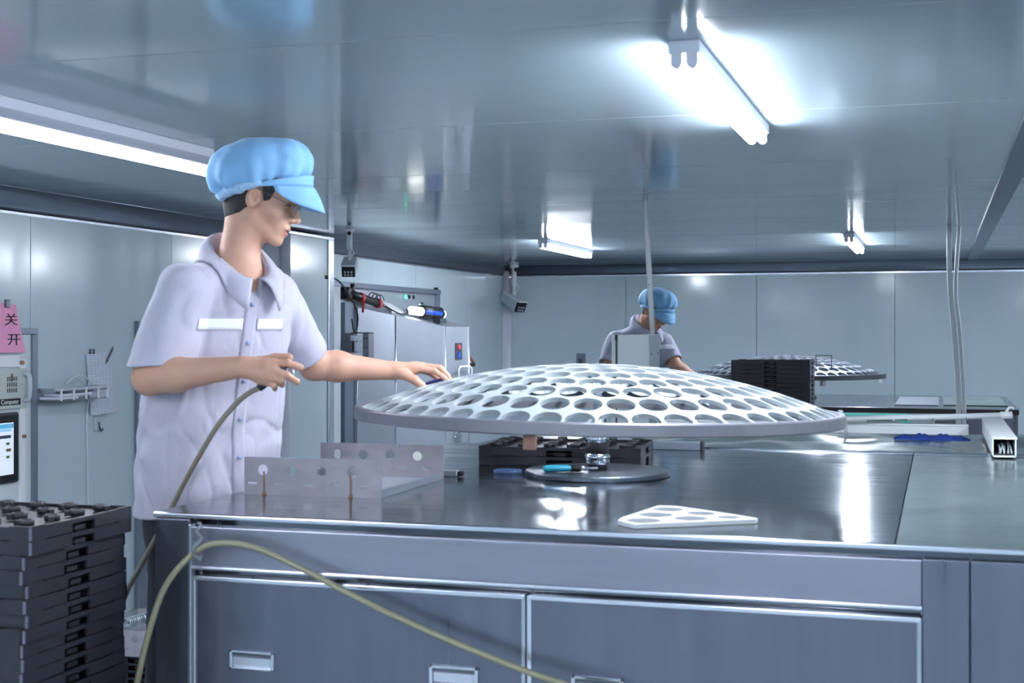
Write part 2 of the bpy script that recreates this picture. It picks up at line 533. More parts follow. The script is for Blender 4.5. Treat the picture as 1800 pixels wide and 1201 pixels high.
# ================================================================== near workbench
X0, X1, XS = -1.70, 1.45, -.08
Y0, Y1 = 2.755, 4.83
t = thing('workbench', ((X0 + X1) / 2, (Y0 + Y1) / 2, 0), 'long stainless steel workbench with cupboard doors under the perforated dome', 'workbench')
o = t.location
def fold(x0, x1, name, m):
    # sheet with a rolled front edge
    pr = [(Y0 + .004, T1)] + [(Y0 + .004 + .006 * math.cos(a), T1 - .006 + .006 * math.sin(a)) for a in [math.pi * (.5 + .25 * i) for i in range(5)]] + [(Y1, T1 - .012), (Y1, T1)]
    return MB(o).prism(pr, 'x', x0, x1).build(name, m, t)
fold(X0, XS - .0015, 'top_sheet', 'polished')
fold(XS + .0015, X1, 'top_sheet', 'film_steel')['label'] = 'film-covered greenish steel top sheet'
bx('front_edge', 'bright', t, X0, X1, Y0 - .0035, Y0 + .004, T1 - .011, T1 - .0015, .002)
bx('recess_strip', 'mirror', t, X0 + .01, X1, Y0 + .022, Y0 + .04, 1.022, T1 - .011)
bx('apron', 'brushed_h', t, -1.607, -.031, Y0 + .004, Y0 + .03, .936, 1.026, .003)
bx('apron_lip', 'bright', t, -1.605, -.03, Y0 - .004, Y0 + .02, .930, .938, .003)
bx('recess_strip', 'mirror', t, -1.60, -.03, Y0 + .024, Y0 + .04, .905, .935)
for a, b, k in ((-1.600, -.824, 0), (-.814, -.034, 1)):
    d = bx('cupboard_door', 'brushed_v', t, a, b, Y0 + .004, Y0 + .026, .12, .914, .002)
    MB(o).box(a, b, Y0 - .003, Y0 + .006, .906, .916, .002).build('door_top_lip', 'bright', d)
    MB(o).box(a - .004, a + .006, Y0 - .001, Y0 + .01, .12, .914, .002).build('door_edge', 'bright', d)
    MB(o).box(b - .006, b + .003, Y0 - .001, Y0 + .01, .12, .914, .002).build('door_edge', 'alu', d)
    for hx in (a + .147, b - .155):
        hd = MB(o)
        z0, z1, w = .714, .756, .055
        # flush pull: frame ring, cup and finger lip
        for (u0, u1, v0, v1) in ((hx - w, hx + w, z1 - .006, z1), (hx - w, hx + w, z0, z0 + .005), (hx - w, hx - w + .008, z0, z1), (hx + w - .008, hx + w, z0, z1)):
            hd.box(u0, u1, Y0 - .004, Y0 + .006, v0, v1, .0015)
        h = hd.build('handle', 'chrome', d)
        MB(o).prism([(Y0 + .004, z0 + .004), (Y0 + .002, z0 + .006), (Y0 + .0, z0 + .026), (Y0 + .004, z0 + .03)], 'x', hx - w + .009, hx + w - .009).build('finger_cup', 'bright', h)
        MB(o).box(hx - w + .008, hx + w - .008, Y0 + .0015, Y0 + .0045, z0 + .03, z1 - .005).build('shadow_gap', 'dark_steel', h)
bx('corner_post', 'brushed_v', t, -1.70, -1.609, Y0 + .004, Y0 + .09, 0, T1 - .014, .003)
bx('post_edge', 'alu', t, -1.612, -1.604, Y0 - .002, Y0 + .02, 0, 1.03, .002)
bx('centre_post', 'brushed_v', t, -.030, .056, Y0 + .004, Y0 + .05, 0, 1.028, .003)
bx('front_panel', 'brushed_v', t, .058, X1, Y0 + .006, Y0 + .03, .08, 1.028, .003)
bx('recess_strip', 'mirror', t, .0, X1, Y0 + .026, Y0 + .04, 1.02, T1 - .011)
bx('side_panel', 'brushed_v', t, -1.695, -1.68, Y0 + .08, Y1 - .02, .05, T1 - .013)
bx('back_panel', 'brushed_v', t, -1.69, X1, Y1 - .03, Y1 - .015, .05, T1 - .013)
bx('carcass', 'dark_steel', t, -1.66, X1 - .02, Y0 + .042, Y1 - .04, .1, T1 - .02)
bx('plinth', 'black', t, -1.66, X1, Y0 + .06, Y1 - .06, 0, .1)
bx('back_rail', 'chrome', t, X0 + .3, X1, Y1 + .002, Y1 + .022, T1 - .03, T1 + .006, .005)

# ================================================================== middle bench (film wrapped)
BX0, BX1, BY0, BY1 = -1.66, 1.45, 4.86, 5.98
t = thing('middle_bench', ((BX0 + BX1) / 2, (BY0 + BY1) / 2, 0), 'film-wrapped bench with rippled top behind the near workbench', 'workbench')
o = t.location
n1, n2 = 90, 34
vs, fs = [], []
for i in range(n1 + 1):
    for j in range(n2 + 1):
        x = BX0 + (BX1 - BX0) * i / n1
        y = BY0 + (BY1 - BY0) * j / n2
        edge = min(1, 6 * min(i / n1, 1 - i / n1, j / n2, 1 - j / n2))
        z = T1 - .010 + edge * (.005 * math.sin(x * 9 + 2 * math.sin(y * 5)) + .004 * math.sin(y * 14 + 3 * math.sin(x * 4)) + .003 * math.sin(x * 23 + y * 9))
        vs.append((x, y, z))
for i in range(n1):
    for j in range(n2):
        a = i * (n2 + 1) + j
        fs.append((a, a + n2 + 1, a + n2 + 2, a + 1))
MB(o).poly(vs, fs, True).build('wrinkled_film_top', 'film_steel', t)
bx('bench_body', 'brushed_v', t, BX0 + .01, BX1 - .01, BY0 + .01, BY1 - .01, .1, T1 - .03)
bx('plinth', 'black', t, BX0 + .05, BX1 - .05, BY0 + .05, BY1 - .05, 0, .1)

# ================================================================== far workbench
FX0, FX1, FY0, FY1 = -1.78, .47, 8.98, 10.78
t = thing('workbench', ((FX0 + FX1) / 2, (FY0 + FY1) / 2, 0), 'far stainless steel workbench with white front under the distant dome', 'workbench')
bx('top_sheet', 'polished', t, FX0, FX1, FY0, FY1, T2 - .012, T2, .003)
bx('front_edge', 'black', t, FX0, FX1, FY0 - .004, FY0 + .012, T2 - .034, T2 - .006, .002)
bx('edge_highlight', 'bright', t, FX0, FX1, FY0 - .006, FY0 + .004, T2 - .006, T2 - .0005, .002)
bx('apron', 'offwhite', t, FX0 + .05, -.19, FY0 + .01, FY0 + .04, T2 - .2, T2 - .03)
bx('post', 'steel', t, -.185, -.02, FY0 + .01, FY0 + .06, 0, T2 - .03, .003)
bx('front_panel', 'brushed_v', t, -.018, FX1 - .005, FY0 + .02, FY0 + .05, .08, T2 - .03)
bx('front_panel', 'brushed_v', t, FX0 + .05, -.19, FY0 + .012, FY0 + .05, .08, T2 - .205)
bx('side_panel', 'offwhite', t, FX1 - .04, FX1 - .02, FY0 + .05, FY1 - .02, .05, T2 - .012)
bx('carcass', 'dark_steel', t, FX0 + .06, FX1 - .05, FY0 + .06, FY1 - .05, 0, T2 - .02)
s = tag(bx('steel_plate', 'bright', None, -.27, .0, 9.25, 10.4, T2 + .001, T2 + .006, .002), 'bright thin steel plate lying on the far workbench', 'plate')
s = tag(bx('film_sheet', 'film_steel', None, .03, .42, 9.3, 10.6, T2 + .001, T2 + .005, .002), 'greyish film sheet on the right end of the far workbench', 'sheet')

# ================================================================== dome segment holders
def dome_mesh(Rr, hgt, thick, rings, ht, hr):
    Rs = (Rr * Rr + hgt * hgt) / (2 * hgt)
    cen = []
    for k, (rho, n, off) in enumerate(rings):
        for i in range(n):
            a = 2 * math.pi * (i + off) / n
            cen.append((rho, a))
    def field(X, Y):
        rho, ph = np.hypot(X, Y), np.arctan2(Y, X)
        best = Rr - rho
        for r, a in cen:
            if r < 1e-6:
                d = np.hypot(X, Y) - ht
            else:
                cx, cy = r * math.cos(a), r * math.sin(a)
                dx, dy = X - cx, Y - cy
                u = dx * math.cos(a) + dy * math.sin(a)
                v = -dx * math.sin(a) + dy * math.cos(a)
                d = (np.sqrt((u / hr) ** 2 + (v / ht) ** 2) - 1) * min(ht, hr)
            best = np.minimum(best, d)
        return best
    def top(x, y):
        return (x, y, math.sqrt(max(0, Rs * Rs - x * x - y * y)) - (Rs - hgt))
    def bot(x, y):
        z = math.sqrt(max(0, Rs * Rs - x * x - y * y))
        k = (Rs - thick) / Rs
        return (x * k, y * k, z * k - (Rs - hgt))
    me, nw = plate(field, (-Rr - .004, Rr + .004, -Rr - .004, Rr + .004), (380, 380), top, bot)
    sm = np.zeros(len(me.polygons), bool)
    sm[:nw] = True
    me.polygons.foreach_set('use_smooth', sm)
    # keep the hole walls crisp
    me.update()
    bm = bmesh.new(); bm.from_mesh(me)
    for e in bm.edges:
        if len(e.link_faces) == 2 and e.link_faces[0].normal.dot(e.link_faces[1].normal) < .6:
            e.smooth = False
    bm.to_mesh(me); bm.free()
    return me
RINGS = []
for rho, off in ((.650, .0), (.556, .5), (.467, .0), (.382, .3), (.297, .1), (.212, .4), (.128, .2)):
    RINGS.append((rho, max(6, round(2 * math.pi * rho / .0805)), off))
RINGS.append((.045, 3, .1))
DM = dome_mesh(.678, .134, .011, RINGS, .0364, .0405)

def spindle(name, c, zt, zr, label, far=False):
    t = thing(name, (c[0], c[1], zt), label, 'turntable')
    m = 'rim2' if far else 'dark_steel'
    MB().lathe([(0, 0), (.205, 0), (.207, .003), (.207, .012), (.204, .0155), (0, .0155)], n=72, sm=False).build('base_disc', 'dark_steel', t)
    L = zr - zt
    p = MB().lathe([(0, .0155), (.027, .0155), (.027, .032), (.034, .033), (.036, .040), (.034, .047), (.037, .050), (.037, .056), (.033, .060), (.031, .062),
                    (.031, .095), (.034, .096), (.034, .112), (.031, .114), (.031, L + .01), (.02, L + .012), (0, L + .012)], n=40)
    p.build('spindle', m if far else 'chrome', t)
    MB().lathe([(.0318, .063), (.0325, .064), (.0325, .094), (.0318, .095)], n=40).build('dark_sleeve', 'black', t)
    MB().lathe([(.0318, .115), (.0325, .116), (.0325, L - .01), (.0318, L - .009)], n=40).build('dark_sleeve', 'black', t)
    MB().lathe([(.0272, .016), (.0278, .017), (.0278, .031), (.0272, .032)], n=40).build('dark_sleeve', 'black', t)
    pole = MB().tube([(0, 0, L + .01), (0, 0, L + .135)], .012, 12)
    for k in range(3):
        a = k * 2.094 + .7
        pole.tube([(0, 0, L + .012), (.667 * math.cos(a), .667 * math.sin(a), L + .012)], .007, 8)
    pole.build('support_spider', 'steel', t)
    return t

def dome(c, zr, rz, tilt, far, label):
    t = thing('perforated_dome', (c[0], c[1], zr), label, 'dome')
    t.rotation_euler = (tilt[0], tilt[1], rz)
    me = DM.copy() if far else DM
    me.materials.clear()
    mesh_obj('dome_shell', me, 'dome2' if far else 'dome', t)
    MB().lathe([(.668, -.027), (.688, -.027), (.690, -.024), (.690, .003), (.686, .007), (.672, .007), (.668, .003), (.668, -.027)], n=96, sm=False).build('rim', 'rim2' if far else 'rim', t)
    return t
DC = (-.93, 3.84)
spindle('dome_turntable', DC, T1, 1.215, 'round steel turntable with chrome spindle under the near dome')
d1 = dome(DC, 1.239, .45, (0, math.radians(.9)), False, 'large whitish perforated metal dome on the near workbench')
# clips hanging under the rim
for a, mm in ((-2.03, 'brown'),):
    cx, cy = .66 * math.cos(a), .66 * math.sin(a)
    ob = MB().box(-.017, .017, -.004, .004, -.064, -.024, .003).build('hanging_clip', mm, d1)
    ob.location = (cx, cy, 0); ob.rotation_euler = (0, 0, a + math.pi / 2)
    ob['label'] = 'brownish clip below the rim'
for k in range(2):
    a = k * 2.094 - .15
    ob = MB().box(-.012, .012, -.003, .006, -.034, .012, .002).build('rim_clip', 'steel', d1)
    ob.location = (.692 * math.cos(a), .692 * math.sin(a), 0); ob.rotation_euler = (0, 0, a - math.pi / 2)
DC2 = (-1.043, 10.12)
spindle('dome_turntable', DC2, T2, 1.135, 'turntable post under the distant dome', True)
d2 = dome(DC2, 1.168, 1.1, (0, 0), True, 'distant perforated metal dome with dark rim by the far wall')
for a in (-2.2, -.85, .4):
    ob = MB().box(-.02, .02, -.012, .012, -.065, -.026, .003).build('rim_clip', 'offwhite', d2)
    ob.location = (.655 * math.cos(a), .655 * math.sin(a), 0)
ob = MB()
for (a, b, z0, z1) in ((-.055, .055, .10, .106), (-.055, -.049, .0, .10), (.049, .055, .0, .10), (-.055, .055, .0, .006)):
    ob.box(a, b, -.003, .003, z0, z1)
ob = tag(ob.build('wire_frame', 'dark_steel'), 'small square wire frame standing on the distant dome', 'frame')
ob.location = (-.75, 9.66, 1.205)
# coated lens being set into the near dome
lens = tag(MB().lathe([(0, 0), (.033, 0), (.0345, .002), (.034, .005), (.02, .0075), (0, .008)], n=28).build('lens', 'lens'), 'bluish round lens under the near worker\'s fingertips on the dome', 'lens')
a = math.atan2(3.74 - DC[1], -1.385 - DC[0])
lens.location = (-1.385, 3.735, 1.239 + .079)
lens.rotation_euler = (0, -math.radians(15.5), 0)

# ================================================================== black trays
def tray_mesh(W, D, H, rim=True):
    """Shallow plastic tray: floor, walls with finger notches in the middle of each side, notch blocks inside."""
    p = MB()
    w = .006
    p.box(-W / 2 + .035, W / 2 - .035, -D / 2 + .035, D / 2 - .035, .002, .008)
    p.box(-W / 2 + .004, W / 2 - .004, -D / 2 + .004, D / 2 - .004, H - .012, H - .009)
    nz = .019
    for s in (-1, 1):
        for (L, ax) in ((W, 'x'), (D, 'y')):
            half = (D if ax == 'x' else W) / 2
            def wall(a, b, z0, z1, inset=0.0):
                u0, u1 = sorted((s * (half - inset), s * (half - inset - w)))
                if ax == 'x': p.box(a, b, u0, u1, z0, z1)
                else: p.box(u0, u1, a, b, z0, z1)
            g = .040
            wall(-L / 2, L / 2, nz, H - .0012)
            wall(-L / 2, -g, .001, nz)
            wall(g, L / 2, .001, nz)
            wall(-.016, .020, .001, .011, .010)
            wall(-L / 2, -L / 2 + .05, H - .0012, H + .0008)
            wall(L / 2 - .05, L / 2, H - .0012, H + .0008)
    return p
TW, TD, THH = .50, .36, .029
tray_plain = tray_mesh(TW, TD, THH).mesh('tray')
peg_me = MB().lathe([(.012, 0), (.0165, 0), (.0165, .013), (.015, .014), (.0125, .014), (.012, .012), (.012, 0)], n=12).box(-.026, -.014, -.006, .006, 0, .012).mesh('peg')
edge_me = MB().box(-.0022, .0022, -.0022, .0022, .002, THH - .002).mesh('pale_edge')
for me_, mm_ in ((tray_plain, 'tray'), (peg_me, 'tray'), (edge_me, 'tray_edge')):
    me_.materials.append(M[mm_])
def tray(loc, rz, label, group, pegs=False):
    t = thing('lens_tray', loc, label, 'tray', rz, group)
    mesh_obj('tray_body', tray_plain, None, t)
    for sx, sy in ((1, -1),):
        e = mesh_obj('pale_corner', edge_me, None, t)  # paler grey strip down a single vertical corner of the tray
        e.location = (sx * TW / 2, sy * TD / 2, 0)
    if pegs:
        for i in range(6):
            for j in range(4):
                q = mesh_obj('peg', peg_me, None, t)
                q.location = (-TW / 2 + .048 + i * .081, -TD / 2 + .050 + j * .087, THH - .006)
                q.rotation_euler = (0, 0, (i * 7 + j * 3) % 5 * .7)
    return t
# tall stack at the left edge, standing on the floor
SX, SY = -1.737 - TW / 2, 2.52
NST = 37
for k in range(NST):
    top = NST - 1 - k
    jx, jy = random.uniform(-.004, .004), random.uniform(-.005, .005)
    rz = random.uniform(-.012, .012)
    if top <= 1: jx, jy, rz = .010, .006, .0
    pos = 'topmost' if top == 0 else (ORD[top] + ' from the top' if top < 20 else 'low down, out of view')
    if top == 0:
        lab = 'black plastic lens tray with pegs, topmost of the tall stack at the left edge'
    elif top < 19:
        lab = 'black plastic lens tray, %s from the top in the tall stack at the left edge' % ORD[top]
    else:
        lab = 'black plastic lens tray hidden low down in the tall stack at the left edge'
    tray((SX + jx, SY + jy, k * THH), rz, lab, 'trays in the tall stack at the left edge', top == 0)
# block of trays on the far bench
for k in range(10):
    top = 9 - k
    lab = 'black lens tray, %s of the stack in front of the distant dome' % ('topmost' if top == 0 else ('bottom one' if top == 9 else ORD[top] + ' from the top'))
    tray((-1.035, 9.165, T2 + k * THH), random.uniform(-.006, .006), lab, 'trays stacked on the far workbench', False)
# two under the dome
tray((-1.12, 4.235, T1), .10, 'black lens tray lying directly on the near workbench beneath the dome', 'trays beneath the near dome')
tray((-1.12, 4.235, T1 + THH), .10, 'black pegged lens tray on top of another beneath the near dome', 'trays beneath the near dome', True)

# ================================================================== perforated sheet-metal racks
def hole_plate(L, H, holes, slots):
    def field(X, Y):
        b = np.minimum(np.minimum(X, L - X), np.minimum(Y, H - Y))
        for (cx, cy, r) in holes:
            b = np.minimum(b, np.hypot(X - cx, Y - cy) - r)
        for (cx, cy, w, h) in slots:
            q = np.maximum(np.abs(X - cx) - w, 0)
            b = np.minimum(b, np.hypot(q, Y - cy) - h)
        return b
    me, nw = plate(field, (-.001, L + .001, -.001, H + .001), (150, 44), lambda x, y: (x, 0, y), lambda x, y: (x, .0018, y))
    return me
def rack(loc, rz, label, L=.37, D=.47, H=.094):
    t = thing('perforated_rack', loc, label, 'metal rack', rz)
    hl = [(L * f, H * .66, .0135) for f in (.14, .35, .57, .79)]
    sl = [(L * f, H * .30, .010, .0028) for f in (.06, .25, .47, .67, .87)]
    me = hole_plate(L, H, hl, sl)
    a = mesh_obj('side_plate', me, 'rack', t)
    b = mesh_obj('side_plate', me, None, t)
    b.location = (0, D, 0)
    MB().box(0, L, .0018, D, 0.0005, .0025).build('base_plate', 'steel', t)
    MB().box(0, .002, 0.002, D, .002, .02).build('side_fold', 'steel', t)
    MB().box(L - .002, L, 0.002, D, .002, .02).build('side_fold', 'steel', t)
    for f in (.15, .78):
        MB().box(L * f - .0016, L * f + .0016, -.0035, -.0003, .001, H * .62).box(L * f - .005, L * f + .005, -.004, 0, 0, .006).build('weld_wire', 'brown', t)
    return t
rack((-1.672, 3.13, T1), .02, 'perforated sheet-metal rack lying on the left end of the near workbench')

# springs in a second rack low down behind the tray stack
for k in range(6):
    lab = 'black tray, %s of the low stack under the spring rack' % ('topmost' if k == 5 else 'level %s' % ['one', 'two', 'three', 'four', 'five'][k])
    tray((-3.06, 5.00, k * THH), .05, lab, 'trays under the spring rack')
rack((-3.26, 4.79, 6 * THH + .001), .05, 'perforated rack holding coil springs, low down between tray stack and workbench', H=.105, D=.40)
for k, (x, y) in enumerate(((-3.13, 4.86), (-3.05, 4.90), (-2.97, 4.86))):
    pts = []
    for i in range(240):
        a = i / 10 * 2 * math.pi
        pts.append((x + .018 * math.cos(a) + .05 * i / 240, y + .25 * i / 240, 6 * THH + .118 + .018 * math.sin(a)))
    tag(MB().tube(pts, .0028, 6).build('coil_spring', 'chrome'), 'steel coil spring, %s in the rack beside the workbench' % ['leftmost', 'middle one', 'rightmost'][k], 'spring', 'coil springs in the rack')

# ================================================================== small things on the near workbench
t = thing('small_case', (-1.325, 3.685, T1), 'small silver case with black end beside the perforated rack', 'case')
MB().box(-.042, .03, -.012, .012, 0, .018, .003).build('case_body', 'steel', t)
MB().box(.03, .044, -.010, .010, .002, .016, .003).build('end_cap', 'black', t)
tag(MB((0, 0, 0)).lathe([(.026, 0), (.041, 0), (.041, .012), (.039, .012), (.039, .003), (.026, .003), (.026, 0)], n=32).build('plastic_ring', 'clear_blue'), 'clear bluish plastic ring on the bench left of the turntable', 'ring').location = (-1.185, 3.80, T1)
t = thing('nipper', (-.955, 3.76, T1 + .0165), 'hand nippers with teal and black grips resting on the turntable disc', 'pliers', .35)
for s in (-1, 1):
    pts = smooth_path([(-.108, s * .012, .008), (-.07, s * .017, .010), (-.03, s * .012, .010), (-.004, s * .005, .010)], 5)
    MB().tube(pts, [.006] + [.0085] * (len(pts) - 2) + [.006], 10).build('grip', 'teal', t)
    MB().tube([(-.034, s * .013, .010), (-.006, s * .006, .010)], .0093, 10).build('grip_sleeve', 'black', t)
MB().lathe([(0, .003), (.011, .003), (.011, .016), (0, .016)], n=14).box(0, .045, -.006, .006, .006, .014, .003).build('jaw', 'chrome', t)

# perforated template: white sheet with punched holes
pol = [(-.647, 2.853), (-.600, 2.80), (-.372, 2.955), (-.368, 2.972), (-.42, 3.02), (-.575, 3.135), (-.615, 3.13), (-.650, 2.90)]
def tmpl(X, Y):
    b = np.full(X.shape, 1.0)
    n = len(pol)
    for i in range(n):
        (ax, ay), (bx_, by_) = pol[i], pol[(i + 1) % n]
        L = math.hypot(bx_ - ax, by_ - ay)
        b = np.minimum(b, ((bx_ - ax) * (Y - ay) - (by_ - ay) * (X - ax)) / L)
    for (cx, cy, r) in ((-.595, 2.868, .036), (-.588, 2.966, .036), (-.580, 3.065, .034), (-.505, 2.93, .035), (-.498, 3.02, .030), (-.43, 2.972, .024)):
        b = np.minimum(b, np.hypot(X - cx, Y - cy) - r)
    return b
me, nw = plate(tmpl, (-.67, -.35, 2.78, 3.16), (110, 110), lambda x, y: (x, y, T1 + .010), lambda x, y: (x, y, T1 + .001))
tag(mesh_obj('template_sheet', me, 'white'), 'white sheet segment with punched round holes near the front of the bench', 'template')

# grey bar lying along the back of the bench
t = thing('steel_bar', (-.95, 4.76, T1), 'grey metal bar with black end behind the turntable', 'bar')
MB().box(-.20, .165, -.018, .018, 0, .030, .003).build('bar_body', 'grey_trim', t)
MB().box(.165, .175, -.02, .02, 0, .032, .002).build('end_cap', 'black', t)

# ================================================================== middle bench clutter
TB = T1 - .004
t = thing('cable_trunking', (-.5, 5.85, TB), 'long white plastic trunking lying across the middle bench', 'trunking')
MB((-.5, 5.85, TB)).box(-1.15, .115, 5.825, 5.875, TB, TB + .036, .002).build('trunking_base', 'white', t)
MB((-.5, 5.85, TB)).box(-1.15, .115, 5.822, 5.878, TB + .034, TB + .042, .002).build('trunking_lid', 'white', t)
sc = MB((-.5, 5.85, TB))
x = -.93
for i in range(22):
    h = random.uniform(.004, .012)
    sc.box(x, x + random.uniform(.002, .008), 5.8235, 5.8249, TB + .012, TB + .012 + h)
    x += random.uniform(.005, .011)
sc.build('handwriting', 'ink', t)
t = thing('pvc_pipe', (-.05, 5.80, TB + .044), 'white round pipe with green markings lying over the trunking', 'pipe')
o = t.location
A, B = Vector((-.37, 5.80, 1.108)), Vector((.235, 5.84, 1.131))
MB(o).tube([A, B], .0125, 16).build('pipe_body', 'white', t)
MB(o).tube([B, B + (B - A).normalized() * .045], .0165, 16).build('end_socket', 'white', t)
MB(o).tube([B + Vector((.02, 0, .014)), B + Vector((.035, 0, .034)), B + Vector((.045, 0, .034)), B + Vector((.05, 0, .026))], .005, 8).build('hook', 'white', t)
MB(o).tube([A + Vector((.006, 0, -.01)), A + Vector((.006, 0, -.06))], .006, 8).build('pipe_leg', 'white', t)
for f, L in ((.33, .05), (.57, .006), (.78, .006), (.15, .10)):
    p = A + (B - A) * f
    q = p + (B - A).normalized() * L
    g = MB(o)
    for k in range(5):
        a = -2.6 + k * .35
        g.tube([p + Vector((0, math.cos(a) * .0124, math.sin(a) * .0124 + .001)), q + Vector((0, math.cos(a) * .0124, math.sin(a) * .0124 + .001))], .0016, 5)
    g.build('green_mark', 'green_ink', t)
t = thing('open_duct', (.195, 5.27, TB), 'square white duct with open end full of grey cables on the right', 'duct')
o = t.location
x0, x1, y0, y1, z0, z1 = .165, .238, 4.70, 5.80, T1 + .007, T1 + .066
MB(o).box(x0, x0 + .004, y0, y1, z0, z1).box(x1 - .004, x1, y0, y1, z0, z1).box(x0, x1, y0, y1, z0, z0 + .004).build('duct_base', 'white', t)
MB(o).box(x0 - .002, x1 + .003, y0, y1, z1 - .002, z1 + .004, .001).build('duct_lid', 'white', t)
MB(o).box(x0 + .004, x1 - .004, y0 + .25, y0 + .26, z0, z1).build('inner_block', 'dgrey', t)
for k in range(7):
    xx = x0 + .022 + k * .006
    pts = smooth_path([(xx, y0 + .22, z0 + .02 + .003 * k), (xx + .004 * math.sin(k * 2), y0 + .06, z0 + .035 + .002 * (k % 3)), (xx + .003 * math.cos(k * 3), y0 + .02, z0 + .012)], 5)
    MB(o).tube(pts, .0028, 6).build('cable', 'box_side' if k % 2 else 'offwhite', t)
vs, fs = [], []
n1, n2 = 40, 8
for i in range(n1 + 1):
    for j in range(n2 + 1):
        x = -.165 + .28 * i / n1
        y = 5.50 + .09 * j / n2
        e = math.sin(math.pi * j / n2) ** .5 * min(1, 6 * min(i / n1 + .03, 1 - i / n1))
        vs.append((x, y, TB + .003 + e * (.015 + .005 * math.sin(i * .55) + .004 * math.sin(i * 1.7 + j))))
for i in range(n1):
    for j in range(n2):
        a = i * (n2 + 1) + j
        fs.append((a, a + n2 + 1, a + n2 + 2, a + 1))
nv = len(vs)
vs += [(v[0], v[1], TB) for v in vs]
bd = [i * (n2 + 1) for i in range(n1 + 1)] + [n1 * (n2 + 1) + j for j in range(1, n2 + 1)] + [i * (n2 + 1) + n2 for i in range(n1 - 1, -1, -1)] + [j for j in range(n2 - 1, 0, -1)]
fs += [(a, b, b + nv, a + nv) for a, b in zip(bd, bd[1:] + bd[:1])]
tag(MB().poly(vs, fs, True).build('cloth', 'blue_cloth'), 'crumpled dark blue cloth on the middle bench beside the white pipe', 'cloth')
tag(MB().box(-.40, -.11, 5.93, 5.955, TB + .062, TB + .076, .004).box(-.40, -.36, 5.93, 5.955, TB, TB + .064).box(-.15, -.11, 5.93, 5.955, TB, TB + .064).build('teal_strip', 'teal_strip'), 'pale teal strip standing behind the white pipe', 'strip')

# tall white control box with a conduit up to the ceiling
t = thing('control_box', (-1.435, 6.72, 0), 'tall slim white control box behind the dome in front of the far worker', 'control box')
o = t.location
MB(o).box(-1.528, -1.341, 6.60, 6.85, 0, 1.454, .003).build('box_body', 'offwhite', t)
MB(o).box(-1.342, -1.338, 6.602, 6.848, .01, 1.452).build('side_cover', 'box_side', t)
MB(o).box(-1.507, -1.499, 6.596, 6.602, .05, 1.43).build('door_gap', 'dgrey', t)
MB(o).box(-1.495, -1.343, 6.594, 6.602, .03, 1.45, .002).build('box_door', 'offwhite', t)
MB(o).box(-1.508, -1.498, 6.588, 6.602, 1.425, 1.452, .002).build('hinge', 'black', t)
for yy in (6.64, 6.80):
    MB(o).tube([(-1.340, yy, 1.36), (-1.335, yy, 1.36)], .005, 8).build('screw', 'dark_steel', t)
t = thing('conduit', (-1.36, 6.74, 1.455), 'slim white leaning conduit from the control box up to the ceiling', 'conduit')
o = t.location
MB(o).tube([(-1.352, 6.74, 1.455), (-1.372, 6.743, 1.8), (-1.392, 6.75, CEIL)], .0135, 14).build('conduit_pipe', 'white', t)
MB(o).tube([(-1.3665, 6.727, 1.70), (-1.3665, 6.722, 1.70)], .003, 8).build('screw', 'dark_steel', t)

def pipe_drop(pts, r, label):
    tag(MB().tube(smooth_path(pts, 6), r, 14).build('conduit', 'white'), label, 'conduit', 'twin conduits by the far bench')
pipe_drop([(.075, 8.90, 0), (.105, 8.86, .6), (.117, 8.86, 1.0), (.095, 8.87, 1.4), (.066, 8.89, 1.75), (.062, 8.90, CEIL)], .0155, 'thicker left one of the twin white conduits rising to the far ceiling')
pipe_drop([(.115, 8.90, 0), (.14, 8.87, .6), (.149, 8.87, 1.0), (.125, 8.88, 1.45), (.10, 8.90, 1.72), (.118, 8.91, CEIL - .05), (.122, 8.91, CEIL)], .0125, 'thinner right one of the twin white conduits rising to the far ceiling')

# ================================================================== coating chamber on the left wall
t = thing('coating_chamber', (-4.05, 9.9, 0), 'large stainless chamber with bulging faceted door on the left wall', 'machine')
o = t.location
bx('wall_frame', 'steel', t, XL + .001, -4.03, 8.86, 10.92, .05, 1.80, .004)
bx('header_strip', 'grey_trim', t, XL + .001, -3.985, 8.60, 10.90, 1.785, 1.822, .003)
bx('header_end', 'grey_trim', t, XL + .001, -4.0, 10.86, 10.92, .4, 1.80, .003)
bx('corner_stud', 'black', t, -4.03, -4.0, 10.84, 10.87, 1.822, 1.842, .003)
bx('left_jamb', 'offwhite', t, XL + .001, -3.98, 8.62, 8.85, .05, 1.785, .004)
bx('gasket', 'grey_trim', t, -4.035, -4.005, 8.98, 9.16, .1, 1.68)
# door: plan outline bulges towards the room, lid slopes down to it
P = [(-3.985, 9.145, 1.645), (-3.79, 9.40, 1.588), (-3.648, 10.07, 1.510), (-3.555, 10.36, 1.512)]
Wt = [(-4.03, 9.145, 1.66), (-4.03, 9.40, 1.665), (-4.03, 10.20, 1.655), (-4.03, 10.52, 1.62)]
zb = .22
vs = P + Wt + [(p[0], p[1], zb) for p in P] + [(p[0], p[1], zb) for p in Wt]
fs = [(i, i + 1, i + 9, i + 8) for i in range(3)] + [(i, i + 4, i + 5, i + 1) for i in range(3)]
fs += [(3, 7, 15, 11), (0, 8, 12, 4), (8, 9, 13, 12), (9, 10, 14, 13), (10, 11, 15, 14), (4, 12, 13, 5), (5, 13, 14, 6), (6, 14, 15, 7)]
door = MB(o).poly(vs, fs).build('chamber_door', 'steel', t)
for p in P:
    MB(o).tube([(p[0], p[1], zb), (p[0], p[1], p[2])], .006, 8).build('door_bend', 'bright', door)
